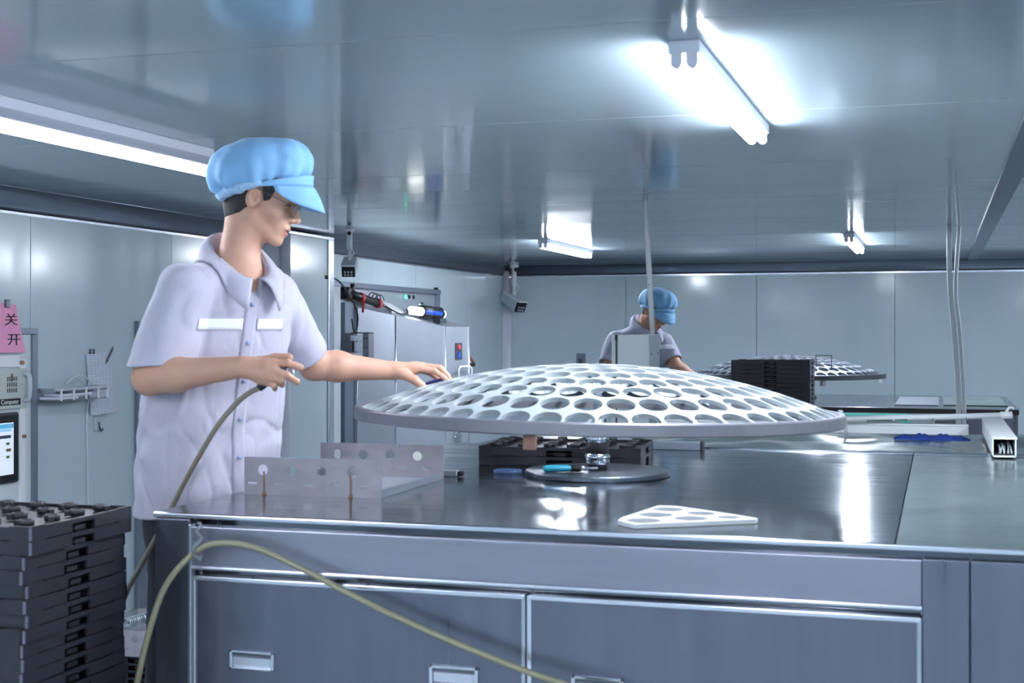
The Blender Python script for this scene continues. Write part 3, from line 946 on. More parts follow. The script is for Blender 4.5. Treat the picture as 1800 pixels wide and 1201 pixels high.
# red and blue button plate
def on_facet(a, b, f, z, off):
    A, B = Vector(a), Vector(b)
    p = A.lerp(B, f)
    n = Vector((B.y - A.y, -(B.x - A.x), 0)).normalized()
    if n.x < 0: n = -n
    return Vector((p.x, p.y, z)) + n * off, (B - A).normalized(), n
def facet_plate(name, m, a, b, f, z, w, h, off, th, parent, shape=None):
    c, u, n = on_facet(a, b, f, z, off)
    u = Vector((u.x, u.y, 0)).normalized()
    shape = shape or [(-w / 2, -h / 2), (w / 2, -h / 2), (w / 2, h / 2), (-w / 2, h / 2)]
    k = len(shape)
    v = [c + u * x + Vector((0, 0, y)) for x, y in shape] + [c + u * x + Vector((0, 0, y)) + n * th for x, y in shape]
    f_ = [tuple(range(k)), tuple(range(2 * k - 1, k - 1, -1))] + [(i, i + k, (i + 1) % k + k, (i + 1) % k) for i in range(k)]
    return MB(o).poly(v, f_).build(name, m, parent)
bp = facet_plate('button_plate', 'dgrey', P[2], P[3], .55, 1.318, .085, .13, .0, .006, door)
circ = [(.02 * math.cos(2 * math.pi * i / 16), .02 * math.sin(2 * math.pi * i / 16)) for i in range(16)]
facet_plate('red_button', 'red', P[2], P[3], .55, 1.352, 0, 0, .006, .006, bp, circ)
facet_plate('blue_arrow', 'blue', P[2], P[3], .55, 1.288, 0, 0, .006, .004, bp, [(0, -.03), (.024, -.005), (.012, -.005), (.012, .022), (-.012, .022), (-.012, -.005), (-.024, -.005)])
# loop handle and ring
c, u, n = on_facet(P[2], P[3], .62, 1.15, .0)
lp = [c + u * x + Vector((0, 0, y)) + n * .05 for x, y in ((-.085, -.09), (-.085, .03), (-.06, .05), (.06, .05), (.085, .03), (.085, -.09))]
MB(o).tube(lp, .008, 8, closed=True).tube([lp[0], lp[0] - n * .05], .006, 8).tube([lp[5], lp[5] - n * .05], .006, 8).build('loop_handle', 'white', door)
c, u, n = on_facet(P[2], P[3], .45, .64, .02)
MB(o).tube([c + u * .035 * math.cos(a) + Vector((0, 0, .055 * math.sin(a))) for a in [2 * math.pi * i / 20 for i in range(20)]], .009, 8, closed=True).build('ring_pull', 'chrome', door)
# hinge block
h = MB(o).box(-4.03, -3.955, 8.985, 9.05, 1.268, 1.462, .004).build('hinge', 'rim', t)
MB(o).box(-3.96, -3.86, 8.965, 9.03, 1.405, 1.445, .004).box(-3.96, -3.86, 8.965, 9.03, 1.285, 1.325, .004).build('hinge_arm', 'bright', h)
MB(o).box(-3.935, -3.85, 8.975, 9.04, 1.33, 1.40, .004).build('hinge_knuckle', 'bright', h)
MB(o).box(-3.95, -3.93, 9.0, 9.03, 1.33, 1.40).build('hinge_shadow_block', 'black', h)
MB(o).box(-3.862, -3.815, 8.96, 9.05, 1.262, 1.458, .003).build('hinge_leaf', 'rim', h)
MB(o).box(-3.955, -3.815, 8.97, 9.045, 1.458, 1.466).box(-3.955, -3.815, 8.97, 9.045, 1.255, 1.264).build('hinge_cap', 'black', h)
for z in (1.30, 1.36, 1.425):
    MB(o).tube([(-3.850, 8.960, z), (-3.850, 8.952, z)], .007, 8).tube([(-3.828, 8.960, z), (-3.828, 8.952, z)], .007, 8).build('bolt', 'dark_steel', h)
# indicator lights and knob
for y, m in ((10.166, 'led_green'), (10.245, 'black'), (10.335, 'black')):
    MB(o).tube([(-4.03, y, 1.748), (-4.018, y, 1.748)], .022, 16).build('indicator_bezel', 'bright', t)
    MB(o).tube([(-4.018, y, 1.748), (-4.008, y, 1.748)], .015, 16).build('indicator_lamp', m, t)
MB(o).tube([(-4.03, 10.50, 1.69), (-3.99, 10.50, 1.69)], .02, 14).box(-4.0, -3.985, 10.44, 10.50, 1.685, 1.695).build('knob', 'chrome', t)

t = thing('gas_strut', (-4.0, 9.1, 1.72), 'black strut with red tape running down onto the chamber door', 'strut')
o = t.location
A, B = Vector((-3.985, 8.99, 1.742)), Vector((-3.93, 9.50, 1.668))
MB(o).tube([(-4.03, 8.97, 1.742), (-3.96, 8.97, 1.742)], .040, 16).build('pivot', 'black', t)
MB(o).tube([A, A.lerp(B, .8)], .030, 14).build('strut_body', 'black', t)
MB(o).tube([A + Vector((0, .06, 0)), A + Vector((0, .06, .07))], .022, 12).build('valve', 'black', t)
MB(o).tube([A.lerp(B, .8), B], .014, 10).build('strut_rod', 'chrome', t)
for f in (.30, .80):
    p = A.lerp(B, f); q = A.lerp(B, f + .07)
    MB(o).tube([p, q], .036, 14).build('red_tape', 'red', t)
MB(o).tube([A.lerp(B, .33) + Vector((.03, 0, -.02)), A.lerp(B, .30) + Vector((.03, 0, -.11))], .009, 8).build('red_tape_tail', 'red', t)
for k in range(3):
    c = A.lerp(B, .62 + .1 * k)
    MB(o).tube([c + Vector((.02 + .02 * math.cos(a), .035 * math.cos(a), .02 + .04 * math.sin(a))) for a in [math.pi * i / 10 for i in range(11)]], .004, 6).build('cable_loop', 'black', t)
t = thing('bracket_plate', (-3.86, 9.5, 1.62), 'white plastic plate between black strut and lit lamp on the chamber', 'plate')
MB(t.location).poly([(-3.96, 9.50, 1.672), (-3.86, 9.50, 1.610), (-3.815, 9.62, 1.604), (-3.93, 9.63, 1.668), (-3.96, 9.50, 1.690), (-3.86, 9.50, 1.628), (-3.815, 9.62, 1.622), (-3.93, 9.63, 1.686)],
                    [(0, 3, 2, 1), (4, 5, 6, 7), (0, 1, 5, 4), (1, 2, 6, 5), (2, 3, 7, 6), (3, 0, 4, 7)]).build('plate_body', 'white', t)
t = thing('inspection_lamp', (-3.80, 9.9, 1.60), 'lit inspection lamp in black and blue sleeve lying on the chamber lid', 'lamp')
o = t.location
A, B = Vector((-3.79, 9.68, 1.632)), Vector((-3.705, 10.19, 1.608))
def along(f): return A.lerp(B, f)
MB(o).tube([along(0), along(.03), along(.32)], [.024, .032, .034], 18).build('lamp_end', 'lamp_glow', t)
MB(o).tube([along(.32), along(.93)], .035, 18).build('sleeve', 'black', t)
MB(o).tube([along(.36), along(.86)], [.0356, .0356], 18).build('label_wrap', 'blue', t)
tb = MB(o)
for sgn in (-1, 1):
    tb.tube([along(.34) + Vector((0, 0, .019 * sgn)), along(.90) + Vector((0, 0, .019 * sgn))], .032, 18)
tb.build('black_band', 'black', t)
MB(o).tube([along(.93), along(.98), along(1.0)], [.033, .031, .02], 18).build('lamp_end', 'lamp_glow', t)
MB(o).box(-3.735, -3.67, 10.02, 10.16, 1.535, 1.575, .004).build('lamp_foot', 'dgrey', t)

def cable(name, pts, r, m, label):
    return tag(MB().tube(smooth_path(pts, 8), r, 8).build(name, m), label, 'cable')
cable('cable', [(-3.93, 8.48, 1.83), (-3.93, 8.62, 1.835), (-3.93, 8.75, 1.80), (-3.93, 8.92, 1.70), (-3.92, 9.0, 1.60), (-3.93, 9.02, 1.50), (-3.93, 8.97, 1.47), (-3.94, 8.95, 1.56)], .006, 'black', 'thin black cable drooping from the pier to the chamber hinge')
tag(MB().tube([(-3.93, 8.46, 1.835), (-3.93, 8.58, 1.835)], .016, 10).build('cable_plug', 'black'), 'black cable plug at the edge of the wall pier', 'plug')
cable('cable', [(-3.88, 9.42, 1.66), (-3.84, 9.48, 1.625), (-3.80, 9.54, 1.60), (-3.775, 9.60, 1.61), (-3.79, 9.62, 1.64)], .006, 'black', 'short black lead feeding the lit inspection lamp')

# fold-out shelf with a document right of the chamber
t = thing('wall_shelf', (-4.07, 11.2, 1.2), 'small dark fold-out shelf beside the chamber door', 'shelf')
MB(t.location).poly([(-4.065, 11.05, 1.17), (-4.065, 11.42, 1.17), (-3.86, 11.42, 1.17), (-3.86, 11.05, 1.17), (-4.065, 11.05, 1.20), (-4.065, 11.42, 1.20), (-3.86, 11.42, 1.20), (-3.86, 11.05, 1.20)],
                    [(0, 3, 2, 1), (4, 5, 6, 7), (0, 1, 5, 4), (1, 2, 6, 5), (2, 3, 7, 6), (3, 0, 4, 7)]).build('shelf_board', 'black', t)
MB(t.location).tube([(-4.06, 11.05, 1.44), (-3.87, 11.05, 1.20)], .012, 8).build('brace', 'dark_steel', t)
MB(t.location).tube([(-4.06, 11.42, 1.44), (-3.87, 11.42, 1.20)], .012, 8).build('brace', 'brown', t)
tag(bx('document', 'paper', None, XL + .001, XL + .004, 11.55, 11.78, 1.16, 1.40), 'white document on the left wall beyond the chamber', 'paper')

# ================================================================== ceiling cameras
def camera(loc, drop, rz, tilt, label, sc=1.0):
    t = thing('security_camera', loc, label, 'camera', rz, 'security cameras')
    t.scale = (sc, sc, sc)
    MB().lathe([(0, 0), (.045, 0), (.045, -.02), (.03, -.03), (0, -.03)], n=20).build('mount_base', 'white', t)
    MB().tube([(0, 0, -.02), (0, 0, -drop)], .026, 14).build('stem', 'white', t)
    MB().sphere((0, -.030, -.045), .020, 10).build('cap_screw', 'black', t)
    MB().tube([(0, 0, -drop), (0, .0, -drop - .10)], .018, 10).tube(smooth_path([(.02, -.01, -drop + .02), (.04, -.02, -drop - .03), (.01, 0, -drop - .07)], 4), .005, 6).build('bracket', 'white', t)
    c, s = math.cos(tilt), math.sin(tilt)
    def place(ob):
        ob.location = (0, 0, -drop - .155)
        ob.rotation_euler = (tilt, 0, 0)
        return ob
    b = place(MB().box(-.062, .062, -.10, .14, -.055, .055, .02).build('housing', 'box_side', t))
    place(MB().box(-.066, .066, -.13, .12, .045, .060, .006).build('sun_hood', 'white', t))
    place(MB().box(-.062, .062, -.118, -.098, -.06, .044, .008).build('front_glass', 'black', t))
    for i in range(3):
        for j in range(2):
            q = MB().tube([(-.03 + .03 * i, -.116, -.038 + .028 * j), (-.03 + .03 * i, -.1225, -.038 + .028 * j)], .0095, 10)
            place(q.build('infrared_led', 'box_side', t))
    return t
camera((-3.55, 8.03, CEIL), .20, TH, math.radians(22), 'grey security camera hanging from the ceiling above the chamber', .68)
camera((-3.93, 12.80, CEIL), .20, TH + .75, math.radians(25), 'grey security camera hanging in the far corner')
bx_ = thing('wall_outlet', (-3.30, YB, 1.2), 'small grey outlet on the far wall', 'outlet')
MB(bx_.location).box(-3.345, -3.255, YB - .012, YB - .0005, 1.165, 1.265, .003).build('outlet_plate', 'grey_trim', bx_)
MB(bx_.location).box(-3.315, -3.285, YB - .04, YB - .012, 1.16, 1.21, .003).tube([(-3.30, YB - .03, 1.16), (-3.30, YB - .03, .8)], .006, 6).build('plug', 'dgrey', bx_)

# ================================================================== control cabinet at the far left
t = thing('control_cabinet', (XL, 5.1, 0), 'pale control cabinet with computer and touch screen at the left edge', 'cabinet')
o = t.location
XC = XL + .03
bx('cabinet_body', 'offwhite', t, XL + .001, XC, 4.5, 5.50, .02, 1.455)
bx('frame_side', 'grey_trim', t, XL + .001, XC + .012, 5.49, 5.53, .02, 1.454, .003)
bx('frame_top', 'grey_trim', t, XL + .001, XC + .012, 4.5, 5.53, 1.455, 1.482, .003)
bx('rack_rail', 'white', t, XC, XC + .008, 5.405, 5.445, .1, 1.34, .002)
bx('blank_panel', 'white', t, XC, XC + .010, 4.9, 5.40, 1.305, 1.36, .004)
pc = bx('computer', 'pc', t, XC, XC + .016, 4.85, 5.44, 1.115, 1.298, .004)
hd = MB(o).tube(smooth_path([(XC + .016, 5.418, 1.275), (XC + .046, 5.418, 1.262), (XC + .046, 5.418, 1.165), (XC + .016, 5.418, 1.15)], 5), .011, 10).build('handle', 'box_side', pc)
for i in range(3):
    for j in range(6):
        MB(o).box(XC + .0155, XC + .0175, 5.30 + j * .0125, 5.305 + j * .0125, 1.20 + i * .026 - .01, 1.20 + i * .026 + .01).build('vent_slot', 'dgrey', pc)
lb = MB(o).box(XC + .0155, XC + .019, 5.22, 5.392, 1.133, 1.163, .002).build('name_plate', 'black', pc)
me = text_mesh('Computer', .030)
tx = mesh_obj('lettering', me, 'white', pc)
tx.location = (XC + .0195 - o.x, 5.315 - o.y, 1.148)
tx.rotation_euler = (math.pi / 2, 0, math.pi / 2)
sc_ = MB(o)
for k, (y, z) in enumerate(((5.335, 1.270), (5.338, 1.250), (5.332, 1.262), (5.33, 1.242))):
    sc_.box(XC + .0158, XC + .0168, y - .012, y + .010, z, z + .004).box(XC + .0158, XC + .0168, y - .002, y + .002, z - .006, z + .01)
sc_.build('sticker_marks', 'brown', pc)
tsn = bx('touch_screen', 'screen_frame', t, XC, XC + .02, 4.95, 5.382, .78, 1.100, .012)
disp = MB(o).box(XC + .0195, XC + .0215, 4.98, 5.338, .82, 1.055).build('display', None, tsn)
m = mat('lit_display', (228, 232, 240), 0.3, emit=(214, 226, 240), estr=.12); disp.data.materials.append(m)
for (y0, y1, z0, z1, c) in ((4.98, 5.338, 1.030, 1.050, (90, 180, 220)), (5.296, 5.326, 1.036, 1.046, (230, 190, 190)), (5.20, 5.322, 1.016, 1.028, (150, 200, 230)), (5.20, 5.318, .985, .999, (50, 56, 80)), (5.285, 5.308, .955, .966, (60, 90, 50)), (5.285, 5.318, .925, .938, (70, 80, 40)), (5.285, 5.308, .895, .906, (60, 90, 50))):
    q = MB(o).box(XC + .0213, XC + .0222, y0, y1, z0, z1).build('display_field', None, tsn)
    q.data.materials.append(mat('display_field', c, .3, emit=c, estr=.1))
for z in (.985, 1.325):
    MB(o).tube([(XC, 5.425 if z < 1.2 else 5.41, z), (XC + .02, 5.425 if z < 1.2 else 5.41, z)], .009, 10).build('screw_knob', 'brown', t)
# pink notice
t = thing('pink_notice', (XL + .002, 5.2, 1.4), 'pink paper notice with large black characters hung above the cabinet computer', 'notice')
o = t.location
XN = XC + .02
vs = [(XN, 5.0, 1.60), (XN, 5.352, 1.592), (XN, 5.422, 1.372), (XN + .006, 4.98, 1.37)]
vs += [(v[0] + .0015, v[1], v[2]) for v in vs]
MB(o).poly(vs, [(0, 1, 2, 3), (7, 6, 5, 4), (0, 4, 5, 1), (1, 5, 6, 2), (2, 6, 7, 3), (3, 7, 4, 0)]).build('notice_sheet', 'pink', t)
for ch, y, z in (('关', 5.315, 1.518), ('开', 5.335, 1.428)):
    tx = mesh_obj('lettering', text_mesh(ch, .058), 'ink', t)
    tx.location = (XN + .0055 - o.x, y - o.y, z - o.z)
    tx.rotation_euler = (math.pi / 2, 0, math.pi / 2)
    tx.scale = (1.7, 1, 1)
MB(o).box(XN + .002, XN + .014, 5.27, 5.30, 1.575, 1.612, .003).build('clip', 'dark_steel', t)

# wire basket with papers and cable
t = thing('wall_basket', (XL, 5.78, 1.14), 'clear wire basket holding papers and a cable on the left wall', 'basket')
o = t.location
MB(o).box(XL, XL + .12, 5.55, 5.985, 1.138, 1.144, .002).build('basket_floor', 'clear', t)
MB(o).box(XL + .116, XL + .122, 5.55, 5.985, 1.186, 1.200, .002).box(XL, XL + .12, 5.982, 5.99, 1.180, 1.20).box(XL, XL + .12, 5.545, 5.553, 1.18, 1.20).build('basket_rail', 'steel', t)
for y in (5.60, 5.70, 5.80, 5.90, 5.98):
    MB(o).box(XL + .114, XL + .123, y - .004, y + .004, 1.14, 1.20, .001).build('basket_upright', 'white', t)
for k, (y0, y1, z0, a) in enumerate(((5.57, 5.75, 1.146, .0), (5.60, 5.86, 1.160, .0), (5.66, 5.93, 1.174, .012))):
    tag(MB().poly([(XL + .02, y0, z0), (XL + .11, y0 + .01, z0), (XL + .11, y1, z0 + a), (XL + .02, y1 - .02, z0 + a), (XL + .02, y0, z0 + .012), (XL + .11, y0 + .01, z0 + .012), (XL + .11, y1, z0 + a + .012), (XL + .02, y1 - .02, z0 + a + .012)],
                  [(0, 3, 2, 1), (4, 5, 6, 7), (0, 1, 5, 4), (1, 2, 6, 5), (2, 3, 7, 6), (3, 0, 4, 7)]).build('paper_packet', 'paper' if k < 2 else 'grey_trim'),
        ['white packet at the bottom of the wall basket', 'white packet in the middle of the wall basket', 'grey packet on top in the wall basket'][k], 'packet')
cable('cable', [(XL + .06, 5.72, 1.215), (XL + .06, 5.78, 1.245), (XL + .06, 5.86, 1.25), (XL + .07, 5.93, 1.20), (XL + .03, 5.955, 1.15), (XL + .01, 5.96, 1.0), (XL + .01, 5.97, .85), (XL + .012, 5.98, .3)], .004, 'offwhite', 'thin pale cable looping over the wall basket and hanging down')

# printed form taped to the wall
t = thing('wall_form', (XL, 6.1, 1.2), 'white printed form hanging on the left wall beside the basket', 'paper')
o = t.location
vs, fs = [], []
for j in range(9):
    v = j / 8
    for i in range(5):
        u = i / 4
        y = 5.962 + .205 * u + v * (.028 + .035 * u)
        z = 1.360 - v * .312 + .004 * u
        vs.append((XL + .004 + .012 * v * (1 + math.sin(u * 4)), y, z))
for j in range(8):
    for i in range(4):
        a = j * 5 + i
        fs.append((a, a + 1, a + 6, a + 5))
nv = len(vs)
vs += [(v[0] + .001, v[1], v[2]) for v in vs]
fs2 = [tuple(reversed([q + nv for q in f])) for f in fs]
MB(o).poly(vs, fs + fs2).build('form_sheet', 'form', t)
sq = MB(o)
for k in range(9):
    y, z = 6.125 + .007 * k, 1.305 + .0085 * k
    sq.tube([(XL + .010, y, z), (XL + .010, y + .02, z + .008), (XL + .010, y + .004, z + .012), (XL + .010, y + .016, z + .02)], .0017, 5)
for k in range(2):
    y = 5.985 + k * .03
    sq.tube([(XL + .009, y, 1.362), (XL + .009, y + .02, 1.362)], .0017, 5).tube([(XL + .009, y, 1.374), (XL + .009, y + .02, 1.376)], .0017, 5).tube([(XL + .009, y + .005, 1.355), (XL + .009, y + .007, 1.380)], .0017, 5).tube([(XL + .009, y + .015, 1.355), (XL + .009, y + .014, 1.380)], .0017, 5)
sq.build('handwriting', 'ink', t)
t = thing('wall_switch', (XL, 6.07, 1.0), 'small clear wall switch plate below the printed form', 'switch')
MB(t.location).box(XL + .0005, XL + .012, 6.035, 6.095, .965, 1.035, .003).build('switch_plate', 'box_side', t)
MB(t.location).tube(smooth_path([(XL + .016, 6.06, 1.01), (XL + .018, 6.065, .98), (XL + .018, 6.08, .965), (XL + .016, 6.095, .975)], 4), .004, 6).build('hook', 'dark_steel', t)

# ================================================================== hoses
hA = [(-1.705, 2.99, 1.295), (-1.74, 2.99, 1.255), (-1.80, 3.01, 1.18), (-1.85, 3.04, 1.06), (-1.90, 3.08, .94), (-2.02, 3.14, .78), (-2.10, 3.2, .5), (-2.10, 3.3, .15), (-2.0, 3.4, .02)]
M_HA = hA
hB = [(-1.715, 2.69, .62), (-1.700, 2.69, .69), (-1.674, 2.69, .79), (-1.636, 2.70, .90), (-1.574, 2.72, .975), (-1.511, 2.725, .997), (-1.428, 2.725, .990), (-1.319, 2.72, .953), (-1.161, 2.715, .888), (-.982, 2.71, .824), (-.809, 2.705, .771), (-.713, 2.70, .748), (-.52, 2.70, .69), (-.3, 2.68, .55), (-.2, 2.6, .25), (-.1, 2.5, .015)]
hB = [(-1.68, 2.66, .02), (-1.70, 2.67, .3)] + hB
t = tag(MB().tube(smooth_path(hB, 8), .0068, 12).build('air_hose', 'hose'), 'beige hose sagging across the cupboard doors of the near workbench', 'hose')
tw = MB()
tw.tube(smooth_path([(-1.565, 2.735, 1.035), (-1.575, 2.728, 1.02), (-1.562, 2.728, 1.005), (-1.575, 2.712, .985), (-1.565, 2.708, .968), (-1.555, 2.712, .96)], 6), .004, 8)
tw.tube(smooth_path([(-1.575, 2.725, .985), (-1.572, 2.708, .978), (-1.568, 2.708, .966), (-1.566, 2.730, .962), (-1.570, 2.738, .975), (-1.575, 2.725, .985)], 5), .003, 8)
tag(tw.build('hose_tie', 'clear'), 'clear plastic tie holding the beige hose at the bench corner', 'tie')

# ================================================================== people
def nzf(X, Y, Z, f, seed, n=5):
    r = np.random.RandomState(seed)
    s = 0
    for _ in range(n):
        d = r.normal(size=3); d /= np.linalg.norm(d)
        ff = f * r.uniform(.6, 1.5)
        s = s + np.sin((X * d[0] + Y * d[1] + Z * d[2]) * ff + r.uniform(0, 6.28))
    return s / n

class Sdf:
    """Ordered list of signed-distance shapes; polygonised on a sparse lattice into one continuous surface."""
    def __init__(s): s.p = []
    def add(s, fn, lo, hi, k=.01, op='u'):
        m = k + .012
        s.p.append((op, fn, np.array(lo) - m, np.array(hi) + m, k)); return s
    def cap(s, a, b, ra, rb=None, k=.01, op='u'):
        rb = ra if rb is None else rb
        a, b = np.array(a, float), np.array(b, float)
        ab = b - a; L = max(1e-9, ab @ ab)
        def fn(X, Y, Z):
            t = np.clip(((X - a[0]) * ab[0] + (Y - a[1]) * ab[1] + (Z - a[2]) * ab[2]) / L, 0, 1)
            return np.sqrt((X - a[0] - t * ab[0]) ** 2 + (Y - a[1] - t * ab[1]) ** 2 + (Z - a[2] - t * ab[2]) ** 2) - (ra + (rb - ra) * t)
        r = max(ra, rb)
        return s.add(fn, np.minimum(a, b) - r, np.maximum(a, b) + r, k, op)
    def ell(s, c, r, k=.01, op='u', Rm=None, pos=(0, 0, 0), sc=1.0, noise=None):
        """Ellipsoid with centre c, radii r given in a frame (rotation Rm, origin pos, scale sc)."""
        Rm = np.eye(3) if Rm is None else Rm
        c, r, pos = np.array(c, float), np.array(r, float), np.array(pos, float)
        cw = pos + Rm @ (c * sc)
        def fn(X, Y, Z):
            q = [(Rm[0, i] * (X - cw[0]) + Rm[1, i] * (Y - cw[1]) + Rm[2, i] * (Z - cw[2])) / sc for i in range(3)]
            k0 = np.sqrt(sum((q[i] / r[i]) ** 2 for i in range(3))) + 1e-9
            k1 = np.sqrt(sum((q[i] / r[i] ** 2) ** 2 for i in range(3))) + 1e-9
            d = k0 * (k0 - 1) / k1 * sc
            return d + noise(X, Y, Z) if noise else d
        m = np.max(r) * sc
        return s.add(fn, cw - m, cw + m, k, op)
    def mesh(s, h, B=40):
        un = [p for p in s.p if p[0] == 'u']
        lo = np.min([p[2] for p in un], 0) - 2 * h
        hi = np.max([p[3] for p in un], 0) + 2 * h
        N = np.ceil((hi - lo) / h).astype(int) + 3
        nb = (N + B - 1) // B
        ids, pos, quads = [], [], []
        G = (N + 4).astype(np.int64)
        offs = np.array([(i, j, k) for i in (0, 1) for j in (0, 1) for k in (0, 1)])
        edges = [(a, b) for a in range(8) for b in range(a + 1, 8) if np.abs(offs[a] - offs[b]).sum() == 1]
        for bi in range(nb[0]):
            for bj in range(nb[1]):
                for bk in range(nb[2]):
                    i0 = np.array((bi, bj, bk)) * B
                    b0, b1 = lo + (i0 - 1) * h, lo + (i0 + B + 1) * h
                    pr = [p for p in s.p if np.all(p[2] <= b1) and np.all(p[3] >= b0)]
                    if not any(p[0] == 'u' for p in pr): continue
                    ax = [(lo[q] + (np.arange(B + 2) + i0[q] - 1) * h).astype(np.float32) for q in range(3)]
                    X, Y, Z = ax[0][:, None, None], ax[1][None, :, None], ax[2][None, None, :]
                    D = np.full((B + 2,) * 3, .2, np.float32)
                    for op, fn, l, u, k in pr:
                        sl = []
                        for q in range(3):
                            a = max(0, int(np.floor((l[q] - ax[q][0]) / h)))
                            b = min(B + 2, int(np.ceil((u[q] - ax[q][0]) / h)) + 1)
                            sl.append(slice(a, max(a, b)))
                        if any(q.stop <= q.start for q in sl): continue
                        sl = tuple(sl)
                        d = fn(X[sl[0]], Y[:, sl[1]], Z[:, :, sl[2]])
                        A = D[sl]
                        if op == 'u':
                            hh = np.maximum(k - np.abs(A - d), 0) / max(k, 1e-6)
                            D[sl] = np.minimum(A, d) - hh * hh * k * .25
                        else:
                            d = -d if op == 'c' else d
                            hh = np.maximum(k - np.abs(A - d), 0) / max(k, 1e-6)
                            D[sl] = np.maximum(A, d) + hh * hh * k * .25
                    S = D < 0
                    if not S.any() or S.all(): continue
                    C = np.zeros((B + 1,) * 3, np.int8)
                    for (i, j, k) in offs:
                        C += S[i:B + 1 + i, j:B + 1 + j, k:B + 1 + k]
                    act = np.argwhere((C > 0) & (C < 8))
                    if not len(act): continue
                    val = np.stack([D[act[:, 0] + i, act[:, 1] + j, act[:, 2] + k] for (i, j, k) in offs], 1)
                    acc = np.zeros((len(act), 3)); cnt = np.zeros(len(act))
                    for a, b in edges:
                        m = (val[:, a] < 0) != (val[:, b] < 0)
                        t = val[m, a] / (val[m, a] - val[m, b])
                        acc[m] += offs[a] + (offs[b] - offs[a]) * t[:, None]
                        cnt[m] += 1
                    g = act + i0 - 1
                    ids.append((g[:, 0] * G[1] + g[:, 1]) * G[2] + g[:, 2])
                    pos.append(lo + (g + acc / cnt[:, None]) * h)
                    for q in range(3):
                        r1, r2 = (q + 1) % 3, (q + 2) % 3
                        s0 = [slice(1, B + 1)] * 3
                        s1 = list(s0); s1[q] = slice(2, B + 2)
                        a, b = S[tuple(s0)], S[tuple(s1)]
                        e = np.argwhere(a != b) + 1
                        if not len(e): continue
                        ins = a[tuple((e - 1).T)]
                        ge = e + i0 - 1
                        def cid(d1, d2):
                            w = ge.copy(); w[:, r1] += d1; w[:, r2] += d2
                            return (w[:, 0] * G[1] + w[:, 1]) * G[2] + w[:, 2]
                        Q = np.stack([cid(-1, -1), cid(0, -1), cid(0, 0), cid(-1, 0)], 1)
                        Q[~ins] = Q[~ins][:, ::-1]
                        quads.append(Q)
        ids, pos, quads = np.concatenate(ids), np.concatenate(pos), np.concatenate(quads)
        u, first = np.unique(ids, return_index=True)
        P = pos[first]
        Qi = np.searchsorted(u, quads)
        ok = (u[np.clip(Qi, 0, len(u) - 1)] == quads).all(1)
        Qi = Qi[ok]
        me = bpy.data.meshes.new('surface')
        me.vertices.add(len(P)); me.vertices.foreach_set('co', P.astype(np.float32).ravel())
        me.loops.add(Qi.size); me.loops.foreach_set('vertex_index', Qi.astype(np.int32).ravel())
        me.polygons.add(len(Qi)); me.polygons.foreach_set('loop_start', np.arange(0, Qi.size, 4, dtype=np.int32))
        me.update(calc_edges=True)
        me.shade_smooth()
        return me

def relax(me, n=1):
    bm = bmesh.new(); bm.from_mesh(me)
    for _ in range(n):
        bmesh.ops.smooth_vert(bm, verts=bm.verts, factor=.5, use_axis_x=True, use_axis_y=True, use_axis_z=True)
    bm.to_mesh(me); bm.free()

def rot(yaw, pitch, roll=0.0):
    """Columns: forward, left, up of a head that looks along yaw (0 = +x) and is bowed by pitch."""
    f = np.array((math.cos(yaw) * math.cos(pitch), math.sin(yaw) * math.cos(pitch), -math.sin(pitch)))
    l = np.array((-math.sin(yaw), math.cos(yaw), 0.0))
    u = np.cross(f, l)
    l2 = l * math.cos(roll) + u * math.sin(roll)
    return np.stack([f, l2, np.cross(f, l2)], 1)

